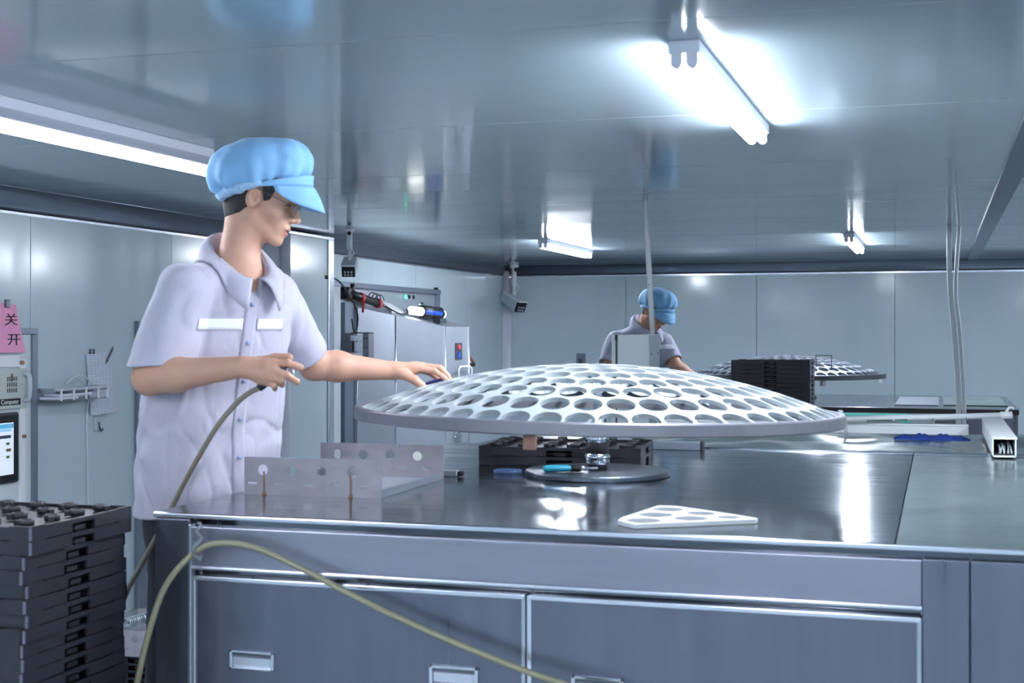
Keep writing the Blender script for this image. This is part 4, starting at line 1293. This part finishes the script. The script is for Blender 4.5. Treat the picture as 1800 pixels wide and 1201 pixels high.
def person(cfg):
    root = thing('person', cfg['loc'], cfg['label'], 'person', TH)
    hp, HR, hs = np.array(cfg['head']), rot(cfg['hyaw'], cfg['hpitch'], cfg.get('hroll', 0)), cfg['hscale'] * .01
    CR = rot(cfg['hyaw'], cfg['hpitch'] - math.radians(20), cfg.get('hroll', 0))
    hw = lambda p: hp + HR @ (np.array(p, float) * hs)
    cw = lambda p: hp + CR @ (np.array(p, float) * hs)
    fr = dict(Rm=HR, pos=hp, sc=hs)
    # ---------------- body
    b = Sdf()
    b.ell((.2, 0, 5.0), (9.5, 7.4, 8.0), **fr)
    b.ell((3.6, 0, -.8), (5.6, 5.9, 6.9), k=.02, **fr)
    for s in (-1, 1):
        b.cap(hw((1.2, s * 4.7, -3.9)), hw((6.9, s * 1.6, -7.3)), 1.45 * hs, 1.25 * hs, k=.016)
        b.ell((5.6, s * 4.3, -1.0), (2.2, 1.9, 2.0), k=.02, **fr)
    b.ell((7.2, 0, -4.3), (2.6, 2.9, 3.2), k=.018, **fr)
    b.ell((8.0, 0, -7.5), (1.5, 1.9, 1.35), k=.012, **fr)
    b.ell((7.2, 0, 5.2), (2.3, 5.0, 3.6), k=.02, **fr)
    for s in (-1, 1):
        b.cap(hw((8.7, s * 1.2, 3.2)), hw((7.3, s * 4.6, 3.4)), .75 * hs, k=.012)
        b.ell((9.3, s * 3.5, 1.5), (2.1, 1.9, 1.05), k=.010, op='c', **fr)
        b.ell((7.25, s * 3.15, 1.5), (1.25, 1.35, 1.1), k=.003, **fr)
        b.cap(hw((8.3, s * 1.9, 2.15)), hw((7.6, s * 4.4, 2.05)), .35 * hs, k=.006)
    b.cap(hw((8.6, 0, 2.6)), hw((10.9, 0, -1.0)), .75 * hs, .95 * hs, k=.012)
    for s in (-1, 1):
        b.ell((9.6, s * 1.15, -1.5), (1.1, .75, .75), k=.006, **fr)
    b.ell((9.35, 0, -3.85), (.95, 2.1, .60), k=.007, **fr)
    b.ell((9.05, 0, -5.15), (.95, 1.8, .66), k=.006, **fr)
    b.ell((10.3, 0, -4.5), (1.0, 2.4, .24), k=.004, op='c', **fr)
    for s in (-1, 1):      # ears
        b.ell((.2, s * 7.1, .5), (1.8, 1.0, 2.9), k=.004, **fr)
        b.ell((.55, s * 8.15, .8), (1.05, 1.0, 1.75), k=.003, op='c', **fr)
        b.ell((1.7, s * 6.6, -.2), (.5, .55, .8), k=.005, **fr)
    nT, nB = np.array(cfg['neckT']), np.array(cfg['neckB'])
    b.cap(hw((-1.8, 0, -2.0)), nT, 5.0 * hs, .052, k=.025)
    b.cap(nT, nB - np.array((0, 0, .04)), .052, .056, k=.025)
    b.cap(hw((3.2, 0, -5.5)), (nT * .5 + nB * .5), .022, .036, k=.02)
    for s, A in ((-1, cfg['R']), (1, cfg['L'])):
        sh, el, wr = np.array(A['sh']), np.array(A['el']), np.array(A['wr'])
        b.cap(nB - np.array((0, 0, .085)), sh - np.array((0, 0, .035)), .048, .046, k=.025)
        b.cap(sh, el, .052, .043, k=.02)
        mid = el + (wr - el) * .3
        b.cap(el, mid, .0425, .0415, k=.015)
        b.cap(mid, wr, .0405, .0265, k=.02)
        H = A['hand']
        mc = [np.array(H[f][0]) for f in 'imrp']
        wd = wr + (mc[1] - wr) * .05
        for q, m_ in enumerate(mc):
            b.cap(wd + (m_ - wd) * .08, m_, .0195, .0125 if q < 3 else .0115, k=.012)
        for a_, c_ in zip(mc, mc[1:]):
            b.cap(a_ * .75 + wd * .25, c_ * .75 + wd * .25, .0125, k=.012)
        for f in 'imrp':
            pts = H[f]; r0 = {'i': .0098, 'm': .0100, 'r': .0095, 'p': .0085}[f]
            for q in range(len(pts) - 1):
                b.cap(pts[q], pts[q + 1], r0 * (1 - .09 * q), r0 * (1 - .09 * (q + 1)), k=.0035)
        pts = H['t']
        b.cap(wd, pts[0], .019, .016, k=.014)
        for q in range(len(pts) - 1):
            b.cap(pts[q], pts[q + 1], .0150 - .0022 * q, .0128 - .0016 * q, k=.005)
    hipc = np.array(cfg['torso'][0][1:3] + (cfg['torso'][0][0],))
    b.cap(nB - np.array((0, 0, .10)), hipc + np.array((0, 0, .02)), .10, .12, k=.05)
    fe = cfg['feet']
    for f_ in fe:
        b.cap(hipc - np.array((0, 0, .05)), (f_[0], f_[1], .12), .085, .045, k=.05)
        b.cap((f_[0], f_[1], .12), (f_[0] + .06, f_[1] - .06, .05), .04, k=.03)
    me = b.mesh(cfg['res'])
    relax(me)
    body = mesh_obj('body', me, 'skin', root)
    me.materials.append(M['lips']); me.materials.append(M['eye']); me.materials.append(M['hair'])
    n = len(me.polygons)
    cen = np.empty(n * 3, np.float32); me.polygons.foreach_get('center', cen)
    q = (cen.reshape(-1, 3) - hp) @ HR / hs
    mi = np.zeros(n, np.int32)
    x, y, z = q[:, 0], np.abs(q[:, 1]), q[:, 2]
    mi[(x > 8.4) & (z > -5.75) & (z < -3.35) & (y < 2.2 - 1.0 * np.abs(z + 4.5))] = 1
    me.polygons.foreach_set('material_index', mi)
    # eye lines and brows laid on the face
    fb = BVHTree.FromPolygons([tuple(v.co) for v in me.vertices], [tuple(p.vertices) for p in me.polygons])
    for s in (-1, 1):
        for nm, path, rad in (('upper_lash', [(2.2, 1.5), (2.9, 1.65), (3.6, 1.55), (4.3, 1.2)], .0017), ('eyebrow', [(1.4, 3.3), (2.6, 3.7), (3.8, 3.75), (5.0, 3.3)], .0034)):
            out = []
            for yy, zz in path:
                o_ = Vector(hw((11.0, s * (yy + 2.2), zz)))
                dr = Vector(HR[:, 0] * -.86 + HR[:, 1] * (-s * .5))
                h_ = fb.ray_cast(Vector(hw((7.0, s * yy, zz))) - dr * .06, dr)
                if h_[0] is not None: out.append(h_[0] - dr * rad * .3)
            if len(out) > 2:
                MB().tube(smooth_path(out, 4), rad, 6).build(nm, 'hair', root)
    # ---------------- hair
    hsd = Sdf()
    hsd.ell((.1, 0, 5.0), (10.0, 7.9, 8.4), k=.004, **fr)
    hsd.cap(hw((-2.6, 0, -1.0)), nT * .85 + hw((-2.4, 0, -2.0)) * .15, 5.65 * hs, .058, k=.02)
    def region(X, Y, Z):
        q = [(CR[0, i] * (X - hp[0]) + CR[1, i] * (Y - hp[1]) + CR[2, i] * (Z - hp[2])) / hs for i in range(3)]
        nape = np.maximum(np.maximum(q[0] + .9 + .1 * q[2], -q[2] - 4.6 + .25 * (q[0] + 8)), q[2] - 6)
        side = np.maximum(np.maximum(np.maximum(2.5 - q[0], q[0] - 4.0 - .5 * (q[2] + .8)), -.9 - q[2]), q[2] - 6)
        return np.minimum(nape, side) * hs
    lo, hi = hp - .16, hp + .16
    hsd.add(region, lo, hi, .003, 'i')
    me = hsd.mesh(max(.003, cfg['res']))
    mesh_obj('hair', me, 'hair', root)
    # ---------------- cap
    cap = Sdf()
    tr = rot(0, math.radians(-13))
    def folds(X, Y, Z):
        q = [(CR[0, i] * (X - hp[0]) + CR[1, i] * (Y - hp[1]) + CR[2, i] * (Z - hp[2])) / hs for i in range(3)]
        an = np.arctan2(q[1], q[0] - 2)
        hgt = q[2] - (2.4 + .2 * q[0])
        g = np.exp(-np.maximum(hgt, 0) / 4.5)
        w = np.sin(an * 9 + 1.5 * np.sin(an * 3 + 1)) * .5 + np.sin(an * 17 + 2) * .25
        return hs * (1.25 * g * w + .55 * nzf(q[0], q[1], q[2], .5, 3) + .30 * nzf(q[0], q[1], q[2], 1.1, 9))
    cap.ell((2.1, 0, 7.4), (13.3, 10.6, 8.0), Rm=CR @ tr, pos=hp, sc=hs, noise=folds)
    def belt(X, Y, Z):
        q = [(CR[0, i] * (X - hp[0]) + CR[1, i] * (Y - hp[1]) + CR[2, i] * (Z - hp[2])) / hs for i in range(3)]
        return (2.7 + .2 * q[0] - q[2]) * hs
    cap.add(belt, hp - .3, hp + .3, .022, 'i')
    me = cap.mesh(max(.0035, cfg['res']))
    hat = mesh_obj('cap', me, 'capblue', root)
    # elastic band behind, flat band and peak in front
    pts = []
    for i in range(25):
        a = math.radians(82 + 196 * i / 24)
        pts.append(cw((1.2 + 9.5 * math.cos(a), 8.6 * math.sin(a), 3.0 + .21 * (1.2 + 9.5 * math.cos(a)))))
    rr = [(.8 + .9 * math.sin(math.pi * i / 24) + .2 * math.sin(i * 2.3) + .15 * math.sin(i * 5.1)) * hs for i in range(25)]
    MB().tube(pts, rr, 10).build('elastic_band', 'capedge', hat)
    def strip(name, m, f, nu, nv, th):
        v = [[np.array(f(u / nu, w / nv)) for w in range(nv + 1)] for u in range(nu + 1)]
        V, Fc = [], []
        for lay in (0, 1):
            for u in range(nu + 1):
                for w in range(nv + 1):
                    p = v[u][w]
                    du = v[min(nu, u + 1)][w] - v[max(0, u - 1)][w]
                    dw = v[u][min(nv, w + 1)] - v[u][max(0, w - 1)]
                    nn = np.cross(du, dw); nn = nn / (np.linalg.norm(nn) + 1e-9)
                    V.append(tuple(p + nn * th * (lay - .5)))
        K = (nu + 1) * (nv + 1)
        for u in range(nu):
            for w in range(nv):
                a = u * (nv + 1) + w
                Fc.append((a, a + nv + 1, a + nv + 2, a + 1)); Fc.append((a + K, a + 1 + K, a + nv + 2 + K, a + nv + 1 + K))
        bd = [u * (nv + 1) for u in range(nu + 1)] + [nu * (nv + 1) + w for w in range(1, nv + 1)] + [u * (nv + 1) + nv for u in range(nu - 1, -1, -1)] + list(range(nv - 1, 0, -1))
        Fc += [(a, b_, b_ + K, a + K) for a, b_ in zip(bd, bd[1:] + bd[:1])]
        return MB().poly(V, Fc, True).build(name, m, hat)
    def band(u, w):
        a = math.radians(-100 + 200 * u)
        x, y = 2 + 11.6 * math.cos(a), 9.0 * math.sin(a)
        h = 1.0 + 1.9 * max(0, math.cos(a))
        return cw((x + .1 * w, y, 2.5 + .07 * x + h * w))
    strip('front_band', 'capblue', band, 40, 3, .003)
    def peak(u, w):
        e = 2 * u - 1
        a = math.radians(74) * e
        x, y = 2 + 11.8 * math.cos(a), 9.1 * math.sin(a)
        L = 6.4 * max(0.02, 1 - e * e) ** .45
        zz = 2.55 + .07 * x
        return cw((x + L * (w * .52 - .08 * w * w), y * (1 + .02 * w), zz - L * (.62 * w + .36 * w * w)))
    strip('peak', 'capblue', peak, 28, 6, .0035)
    # ---------------- spectacles
    if cfg.get('glasses'):
        g = MB()
        for s in (-1, 1):
            g.tube([tuple(hw((10.1 - .10 * (abs(3.2 + 2.3 * math.cos(a)) / 3), s * (3.2 + 2.3 * math.cos(a)), .9 + 1.7 * math.sin(a)))) for a in [2 * math.pi * i / 20 for i in range(20)]], .0011, 6, closed=True)
            g.tube([tuple(hw((9.2, s * 5.5, 1.6))), tuple(hw((7.5, s * 7.0, 1.9))), tuple(hw((0.5, s * 7.9, 2.6)))], .0011, 6)
        g.tube([tuple(hw((9.8, -.9, 1.3))), tuple(hw((10.3, 0, 1.6))), tuple(hw((9.8, .9, 1.3)))], .0011, 6)
        gl = g.build('spectacle_frame', 'dark_steel', root)
        for s in (-1, 1):
            ring = [tuple(hw((10.1 - .10 * (abs(3.2 + 2.2 * math.cos(a)) / 3), s * (3.2 + 2.2 * math.cos(a)), .9 + 1.6 * math.sin(a)))) for a in [2 * math.pi * i / 20 for i in range(20)]]
            r2 = [tuple(np.array(p) + HR[:, 0] * .0012) for p in ring]
            MB().poly(ring + r2, [tuple(range(19, -1, -1)), tuple(range(20, 40))] + [(i, (i + 1) % 20, (i + 1) % 20 + 20, i + 20) for i in range(20)]).build('spectacle_lens', 'glass', gl)
    # ---------------- shirt
    ty = cfg['tyaw']
    tf = np.array((math.cos(ty), math.sin(ty), 0)); tl = np.array((-math.sin(ty), math.cos(ty), 0))
    TT = np.array(cfg['torso'])
    sh = Sdf()
    zb, zt = TT[0, 0], TT[-1, 0]
    def torso(X, Y, Z):
        cx, cy, a, d = [np.interp(Z, TT[:, 0], TT[:, i]) for i in (1, 2, 3, 4)]
        u = (X - cx) * tl[0] + (Y - cy) * tl[1]
        v = (X - cx) * tf[0] + (Y - cy) * tf[1]
        k0 = np.sqrt((u / a) ** 2 + (v / d) ** 2)
        low = np.clip((1.42 - Z) / .25, .45, 1.0)
        w = .007 * nzf(X, Y, Z * .55, 24, 21) + .006 * low * nzf(X + .02 * np.sin(Z * 30), Y, Z * .9, 62, 4) + .006 * low * np.abs(nzf(X, Y, Z * .6, 40, 77)) + .006 * np.sin(8 * np.arctan2(v, u) + 6 * Z) * np.clip((1.35 - Z) / .4, 0, 1) * .6
        return np.maximum(np.maximum((k0 - 1) * np.minimum(a, d) * .92 + w + .0040 * low * creases(X, Y, Z, 34, 12) + .0022 * low * creases(X, Y, Z, 60, 44), zb - Z), Z - zt)
    def creases(X, Y, Z, f, seed):
        n_ = nzf(X, Y, Z * .38, f, seed, 4)
        return np.exp(-(n_ / .07) ** 2)
    sh.add(torso, (TT[:, 1].min() - .25, TT[:, 2].min() - .25, zb), (TT[:, 1].max() + .25, TT[:, 2].max() + .25, zt), .02)
    for A in (cfg['R'], cfg['L']):
        s0, s1 = np.array(A['sl0']), np.array(A['sl1'])
        sh.cap(nB - np.array((0, 0, .065)), s0 + np.array((0, 0, .008)), .050, .060, k=.05)
        ax_ = (s1 - s0) / np.linalg.norm(s1 - s0)
        hn = np.array(A.get('hemn', ax_)); hn = hn / np.linalg.norm(hn)
        hp_ = np.array(A['hem'])
        ab = s1 - s0; L2 = ab @ ab
        def sleeve(X, Y, Z, s0=s0, ab=ab, L2=L2, r0=A['r0'], r1=A['r1'], hn=hn, hp_=hp_):
            t = np.clip(((X - s0[0]) * ab[0] + (Y - s0[1]) * ab[1] + (Z - s0[2]) * ab[2]) / L2, 0, 1.3)
            d = np.sqrt((X - s0[0] - t * ab[0]) ** 2 + (Y - s0[1] - t * ab[1]) ** 2 + (Z - s0[2] - t * ab[2]) ** 2) - (r0 + (r1 - r0) * t)
            d = d + .006 * nzf(X, Y, Z, 34, 31) + .004 * nzf(X, Y, Z, 80, 6) + .003 * creases(X, Y, Z, 40, 15)
            return np.maximum(d, (X - hp_[0]) * hn[0] + (Y - hp_[1]) * hn[1] + (Z - hp_[2]) * hn[2])
        m = max(A['r0'], A['r1'])
        sh.add(sleeve, np.minimum(s0, s1) - m - .04, np.maximum(s0, s1) + m + .04, .004)
    for A in (cfg['R'], cfg['L']):
        s0, s1 = np.array(A['sl0']), np.array(A['sl1'])
        el = np.array(A['el']); ax_ = (s1 - s0) / np.linalg.norm(s1 - s0)
        hp_ = np.array(A['hem'])
        sh.cap(hp_ - ax_ * .01, hp_ + ax_ * .12, A['r1'] - .012, A['r1'] - .006, k=.004, op='c')
    # neck opening
    ctop = np.array(cfg['collar']['c'])
    K0 = cfg['collar']
    sh.cap(ctop + np.array((0, 0, -.01)) - tf * .005, ctop + np.array((0, 0, .15)), .060, .080, k=.008, op='c')
    sh.cap(ctop + tf * .098 + np.array((0, 0, K0['zf'] - ctop[2] - .035)), ctop + tf * .075 + np.array((0, 0, .09)), .012, .062, k=.006, op='c')
    sh.cap(ctop + tf * .022 + np.array((0, 0, K0['zf'] - ctop[2] + .022)), ctop + tf * .03 + np.array((0, 0, .12)), .058, .085, k=.006, op='c')
    me = sh.mesh(cfg['sres'])
    relax(me)
    shirt = mesh_obj('shirt', me, cfg['shirt'], root)
    bvh = BVHTree.FromPolygons([tuple(v.co) for v in me.vertices], [tuple(p.vertices) for p in me.polygons])
    def axis_at(z):
        return np.array((np.interp(z, TT[:, 0], TT[:, 1]), np.interp(z, TT[:, 0], TT[:, 2]), z))
    def onto(u, z, off):
        o_ = Vector(axis_at(z) + tl * u + tf * .45)
        hit = bvh.ray_cast(o_, Vector(-tf))
        if hit[0] is None: return np.array(o_ - Vector(tf) * .3)
        nrm = hit[1]
        if nrm.dot(Vector(tf)) < 0: nrm = -nrm
        return np.array(hit[0]) + np.array(nrm) * off
    def patch(name, m, u0, u1, z0, z1, off, nu=24, nv=3, par=shirt, slope=0.0):
        V, Fc = [], []
        for lay in (0, .6):
            for i in range(nu + 1):
                for j in range(nv + 1):
                    u = u0 + (u1 - u0) * i / nu
                    V.append(tuple(onto(u, z0 + (z1 - z0) * j / nv + slope * u, off + lay * .002)))
        K = (nu + 1) * (nv + 1)
        for i in range(nu):
            for j in range(nv):
                a = i * (nv + 1) + j
                Fc.append((a, a + nv + 1, a + nv + 2, a + 1)); Fc.append((a + K, a + 1 + K, a + nv + 2 + K, a + nv + 1 + K))
        bd = [u * (nv + 1) for u in range(nu + 1)] + [nu * (nv + 1) + w for w in range(1, nv + 1)] + [u * (nv + 1) + nv for u in range(nu - 1, -1, -1)] + list(range(nv - 1, 0, -1))
        Fc += [(a, b_, b_ + K, a + K) for a, b_ in zip(bd, bd[1:] + bd[:1])]
        return MB().poly(V, Fc, True).build(name, m, par)
    S_ = cfg['stripe']
    for (u0, u1) in S_['spans']:
        ob = patch('reflective_stripe', 'stripe', u0, u1, S_['z'], S_['z'] + S_['h'], .0015, slope=S_.get('slope', 0))
        ob['label'] = 'silvery reflective stripe'
    patch('button_placket', cfg['shirt'], -.004, .030, zb + .01, cfg['collar']['zf'] - .03, .0010, nu=4, nv=50)
    for zz in np.linspace(zb + .06, cfg['collar']['zf'] - .07, 6):
        p = onto(.013, zz, .004)
        bt = MB().lathe([(0, 0), (.0055, 0), (.0055, .002), (0, .002)], n=10).build('button', 'button', shirt)
        bt.location = tuple(p); bt.rotation_euler = (math.pi / 2, 0, ty + math.pi / 2)
    # collar: stand plus turned-down blades that rest on the shirt
    K = cfg['collar']
    def rest(p, off):
        loc, nrm, _, _ = bvh.find_nearest(Vector(p))
        d = (Vector(p) - loc).dot(nrm)
        return np.array(loc + nrm * off) if d < off else p
    for s in (-1, 1):
        def fold_line(u, s=s):
            ph = math.radians(2 + 171 * u)
            c, sn = math.cos(ph), math.sin(ph)
            fq = (1 - c) / 2
            base = ctop + tl * (s * K['ra'] * sn) - tf * ((K['rb'] if c > 0 else K['rf']) * c)
            zz = K['zb'] * (1 - fq ** 1.15) + K['zf'] * fq ** 1.15
            return np.array((base[0], base[1], zz)), tl * (s * sn) - tf * c
        def blade(u, w, s=s):
            p, out = fold_line(u)
            down = .042 + .018 * u
            wid = .020 + .022 * math.sin(math.pi * min(1, u * 1.05) * .5)
            if u > .75:
                q = (u - .75) / .25
                down += .026 * q; wid += .004 * q
            q = p + out * (wid * w + .008 * math.sin(math.pi * w)) + np.array((0, 0, -down * w * w * .7 - down * w * .3 + .004 * math.sin(math.pi * w)))
            if u > .75: q = q + tl * (s * .030 * w * (u - .75) / .25)
            qq = rest(q, .005 + .003 * (1 - w))
            k_ = min(1, max(0, (w - .1) / .5))
            return q * (1 - k_) + qq * k_
        def stand(u, w, s=s):
            p, out = fold_line(u * .985)
            return p - out * (.0015 + .003 * w) + np.array((0, 0, -.050 * w))
        for nm, fn in (('collar_blade', blade), ('collar_stand', stand)):
            ob = strip(nm, cfg['shirt'], fn, 28, 6, .003)
            ob.parent = shirt
    # ---------------- trousers and shoes
    tr_ = Sdf()
    hipc = np.array((TT[0, 1], TT[0, 2], zb + .03))
    tr_.ell(tuple(hipc - np.array((0, 0, .05))), (.165, .15, .14), k=.03)
    for f_ in fe:
        tr_.cap(hipc + (np.array((f_[0], f_[1], 0)) - np.array((hipc[0], hipc[1], 0))) * .6 - np.array((0, 0, .06)), (f_[0], f_[1], .50), .105, .085, k=.04)
        tr_.cap((f_[0], f_[1], .50), (f_[0], f_[1], .10), .085, .075, k=.03)
    mesh_obj('trousers', tr_.mesh(.010), 'trousers', root)
    for f_ in fe:
        s2 = Sdf()
        s2.cap((f_[0] - .03 * tf[0], f_[1] - .03 * tf[1], .05), (f_[0] + .15 * tf[0], f_[1] + .15 * tf[1], .04), .048, .038, k=.01)
        s2.add(lambda X, Y, Z: -Z + 0 * X + 0 * Y, np.array((f_[0], f_[1], 0)) - .3, np.array((f_[0], f_[1], 0)) + .3, .002, 'i')
        mesh_obj('shoe', s2.mesh(.008), 'black', root)
    return root

man1 = person(dict(
    loc=(-1.779, 3.239, 0), res=.0026, sres=.0045, shirt='shirt', glasses=True,
    label='worker in pale lavender short-sleeved shirt and blue cap reaching for the near dome',
    head=(.067, .055, 1.812), hyaw=math.radians(1), hpitch=math.radians(21), hscale=1.08,
    neckT=(.041, .055, 1.758), neckB=(.006, .05, 1.655), tyaw=math.radians(-52),
    R=dict(sh=(-.086, -.100, 1.560), el=(-.161, -.165, 1.349), wr=(.088, -.258, 1.378), sl0=(-.088, -.105, 1.565), sl1=(-.138, -.145, 1.375), r0=.074, r1=.082,
           hem=(-.135, -.145, 1.378), hemn=(.05, 0, -1),
           hand=dict(i=[(.172, -.278, 1.387), (.204, -.287, 1.389), (.234, -.276, 1.377)], m=[(.174, -.290, 1.371), (.205, -.298, 1.358), (.226, -.285, 1.343)],
                     r=[(.165, -.287, 1.354), (.190, -.298, 1.346), (.189, -.278, 1.335)], p=[(.149, -.274, 1.343), (.172, -.287, 1.334), (.170, -.268, 1.325)],
                     t=[(.125, -.240, 1.388), (.166, -.236, 1.398), (.200, -.245, 1.400)])),
    L=dict(sh=(.104, .118, 1.548), el=(.190, .255, 1.372), wr=(.400, .328, 1.353), sl0=(.100, .115, 1.552), sl1=(.168, .235, 1.390), r0=.074, r1=.068,
           hem=(.164, .232, 1.397),
           hand=dict(i=[(.480, .325, 1.360), (.524, .322, 1.352), (.547, .322, 1.336), (.564, .322, 1.321)], m=[(.488, .348, 1.365), (.538, .350, 1.361), (.559, .350, 1.338), (.569, .350, 1.322)],
                     r=[(.484, .370, 1.362), (.530, .375, 1.352), (.550, .375, 1.332), (.557, .375, 1.317)], p=[(.473, .390, 1.354), (.508, .396, 1.343), (.526, .396, 1.328), (.533, .396, 1.314)],
                     t=[(.432, .312, 1.345), (.468, .303, 1.328), (.490, .303, 1.310), (.503, .308, 1.296)])),
    torso=[(.985, -.058, .03, .205, .150), (1.10, -.056, .03, .200, .146), (1.25, -.050, .03, .194, .142), (1.42, -.030, .03, .190, .138), (1.52, -.012, .032, .185, .124), (1.575, -.002, .038, .165, .100), (1.615, .002, .045, .120, .078), (1.650, .004, .05, .085, .066)],
    collar=dict(c=(.018, .047, 1.655), ra=.069, rb=.074, rf=.100, zb=1.730, zf=1.602),
    stripe=dict(z=1.468, h=.029, spans=[(-.135, -.006), (.034, .118)]),
    feet=[(-.12, -.04), (.02, .09)],
))
def man_pt(root, p):
    c, s = math.cos(TH), math.sin(TH)
    return (root.location.x + p[0] * c - p[1] * s, root.location.y + p[0] * s + p[1] * c, p[2])

# air gun held in the right hand, with its hose
gp = lambda p: man_pt(man1, p)
t = thing('air_gun', gp((.17, -.268, 1.34)), 'small silver air gun held in the near worker\'s right hand', 'air gun')
o = t.location
MB(o).tube([gp((.130, -.262, 1.326)), gp((.165, -.262, 1.352)), gp((.192, -.264, 1.378))], .0095, 12).build('grip', 'dark_steel', t)
MB(o).tube([gp((.175, -.264, 1.382)), gp((.216, -.264, 1.385))], .010, 12).tube([gp((.214, -.264, 1.385)), gp((.228, -.262, 1.384))], .005, 10).build('nozzle', 'chrome', t)
MB(o).tube(smooth_path([gp((.200, -.266, 1.378)), gp((.214, -.268, 1.368)), gp((.212, -.268, 1.352))], 4), .0035, 8).build('trigger', 'bright', t)
hA = [(.131, -.262, 1.327), (.106, -.272, 1.314), (.072, -.262, 1.286), (.024, -.252, 1.229), (-.032, -.222, 1.144), (-.080, -.182, 1.069), (-.107, -.152, 1.026), (-.156, -.122, .943), (-.205, -.085, .864), (-.257, -.03, .782), (-.284, 0, .694), (-.29, .02, .4), (-.25, .06, .02)]
tag(MB().tube(smooth_path([gp(p) for p in hA], 8), .0066, 12).build('air_hose', 'hose_grey'), 'taupe hose hanging from the near worker\'s hand down past the bench end', 'hose')

fingers = lambda w, d: dict(i=[w + d * .085, w + d * .12 + np.array((0, -.0, -.015)), w + d * .13 + np.array((0, 0, -.04))])
def hand(w, d, side):
    w, d, side = np.array(w), np.array(d), np.array(side)
    H = {}
    for q, f in enumerate('imrp'):
        m0 = w + d * .085 + side * (.026 - .018 * q)
        H[f] = [m0, m0 + d * .035 + np.array((0, 0, -.010)), m0 + d * .05 + np.array((0, 0, -.035))]
    H['t'] = [w + d * .03 + side * .03, w + d * .06 + side * .045 + np.array((0, 0, -.01)), w + d * .085 + side * .045 + np.array((0, 0, -.025))]
    return H
man2 = person(dict(
    loc=(-1.941, 9.238, 0), res=.0045, sres=.007, shirt='shirt2', glasses=False,
    label='worker in grey short-sleeved shirt and blue cap bowed over the far bench',
    head=(.100, -.005, 1.606), hyaw=math.radians(-50), hpitch=math.radians(40), hscale=1.08,
    neckT=(.070, .035, 1.580), neckB=(.028, .075, 1.505), tyaw=math.radians(-62),
    R=dict(sh=(-.160, .035, 1.425), el=(-.225, -.09, 1.205), wr=(-.12, -.22, 1.06), sl0=(-.150, .035, 1.405), sl1=(-.215, -.05, 1.25), r0=.078, r1=.075,
           hem=(-.216, -.055, 1.245), hand=hand((-.12, -.22, 1.06), (.6, -.55, -.5), (.5, .5, 0))),
    L=dict(sh=(.180, .10, 1.410), el=(.245, .0, 1.235), wr=(.375, .03, 1.165), sl0=(.170, .10, 1.390), sl1=(.230, .02, 1.262), r0=.078, r1=.072,
           hem=(.228, .025, 1.265), hand=hand((.375, .03, 1.165), (.9, .1, -.4), (-.2, -.9, 0))),
    torso=[(.90, .0, .20, .200, .145), (1.05, .0, .165, .195, .142), (1.20, .005, .125, .195, .140), (1.32, .010, .095, .195, .135), (1.41, .012, .085, .185, .120), (1.465, .018, .08, .150, .095), (1.50, .022, .08, .100, .080), (1.525, .024, .08, .075, .07)],
    collar=dict(c=(.040, .064, 1.505), ra=.069, rb=.073, rf=.094, zb=1.590, zf=1.478),
    stripe=dict(z=1.352, h=.030, spans=[(-.14, -.006), (.034, .15)]),
    feet=[(-.1, .2), (.1, .24)],
))
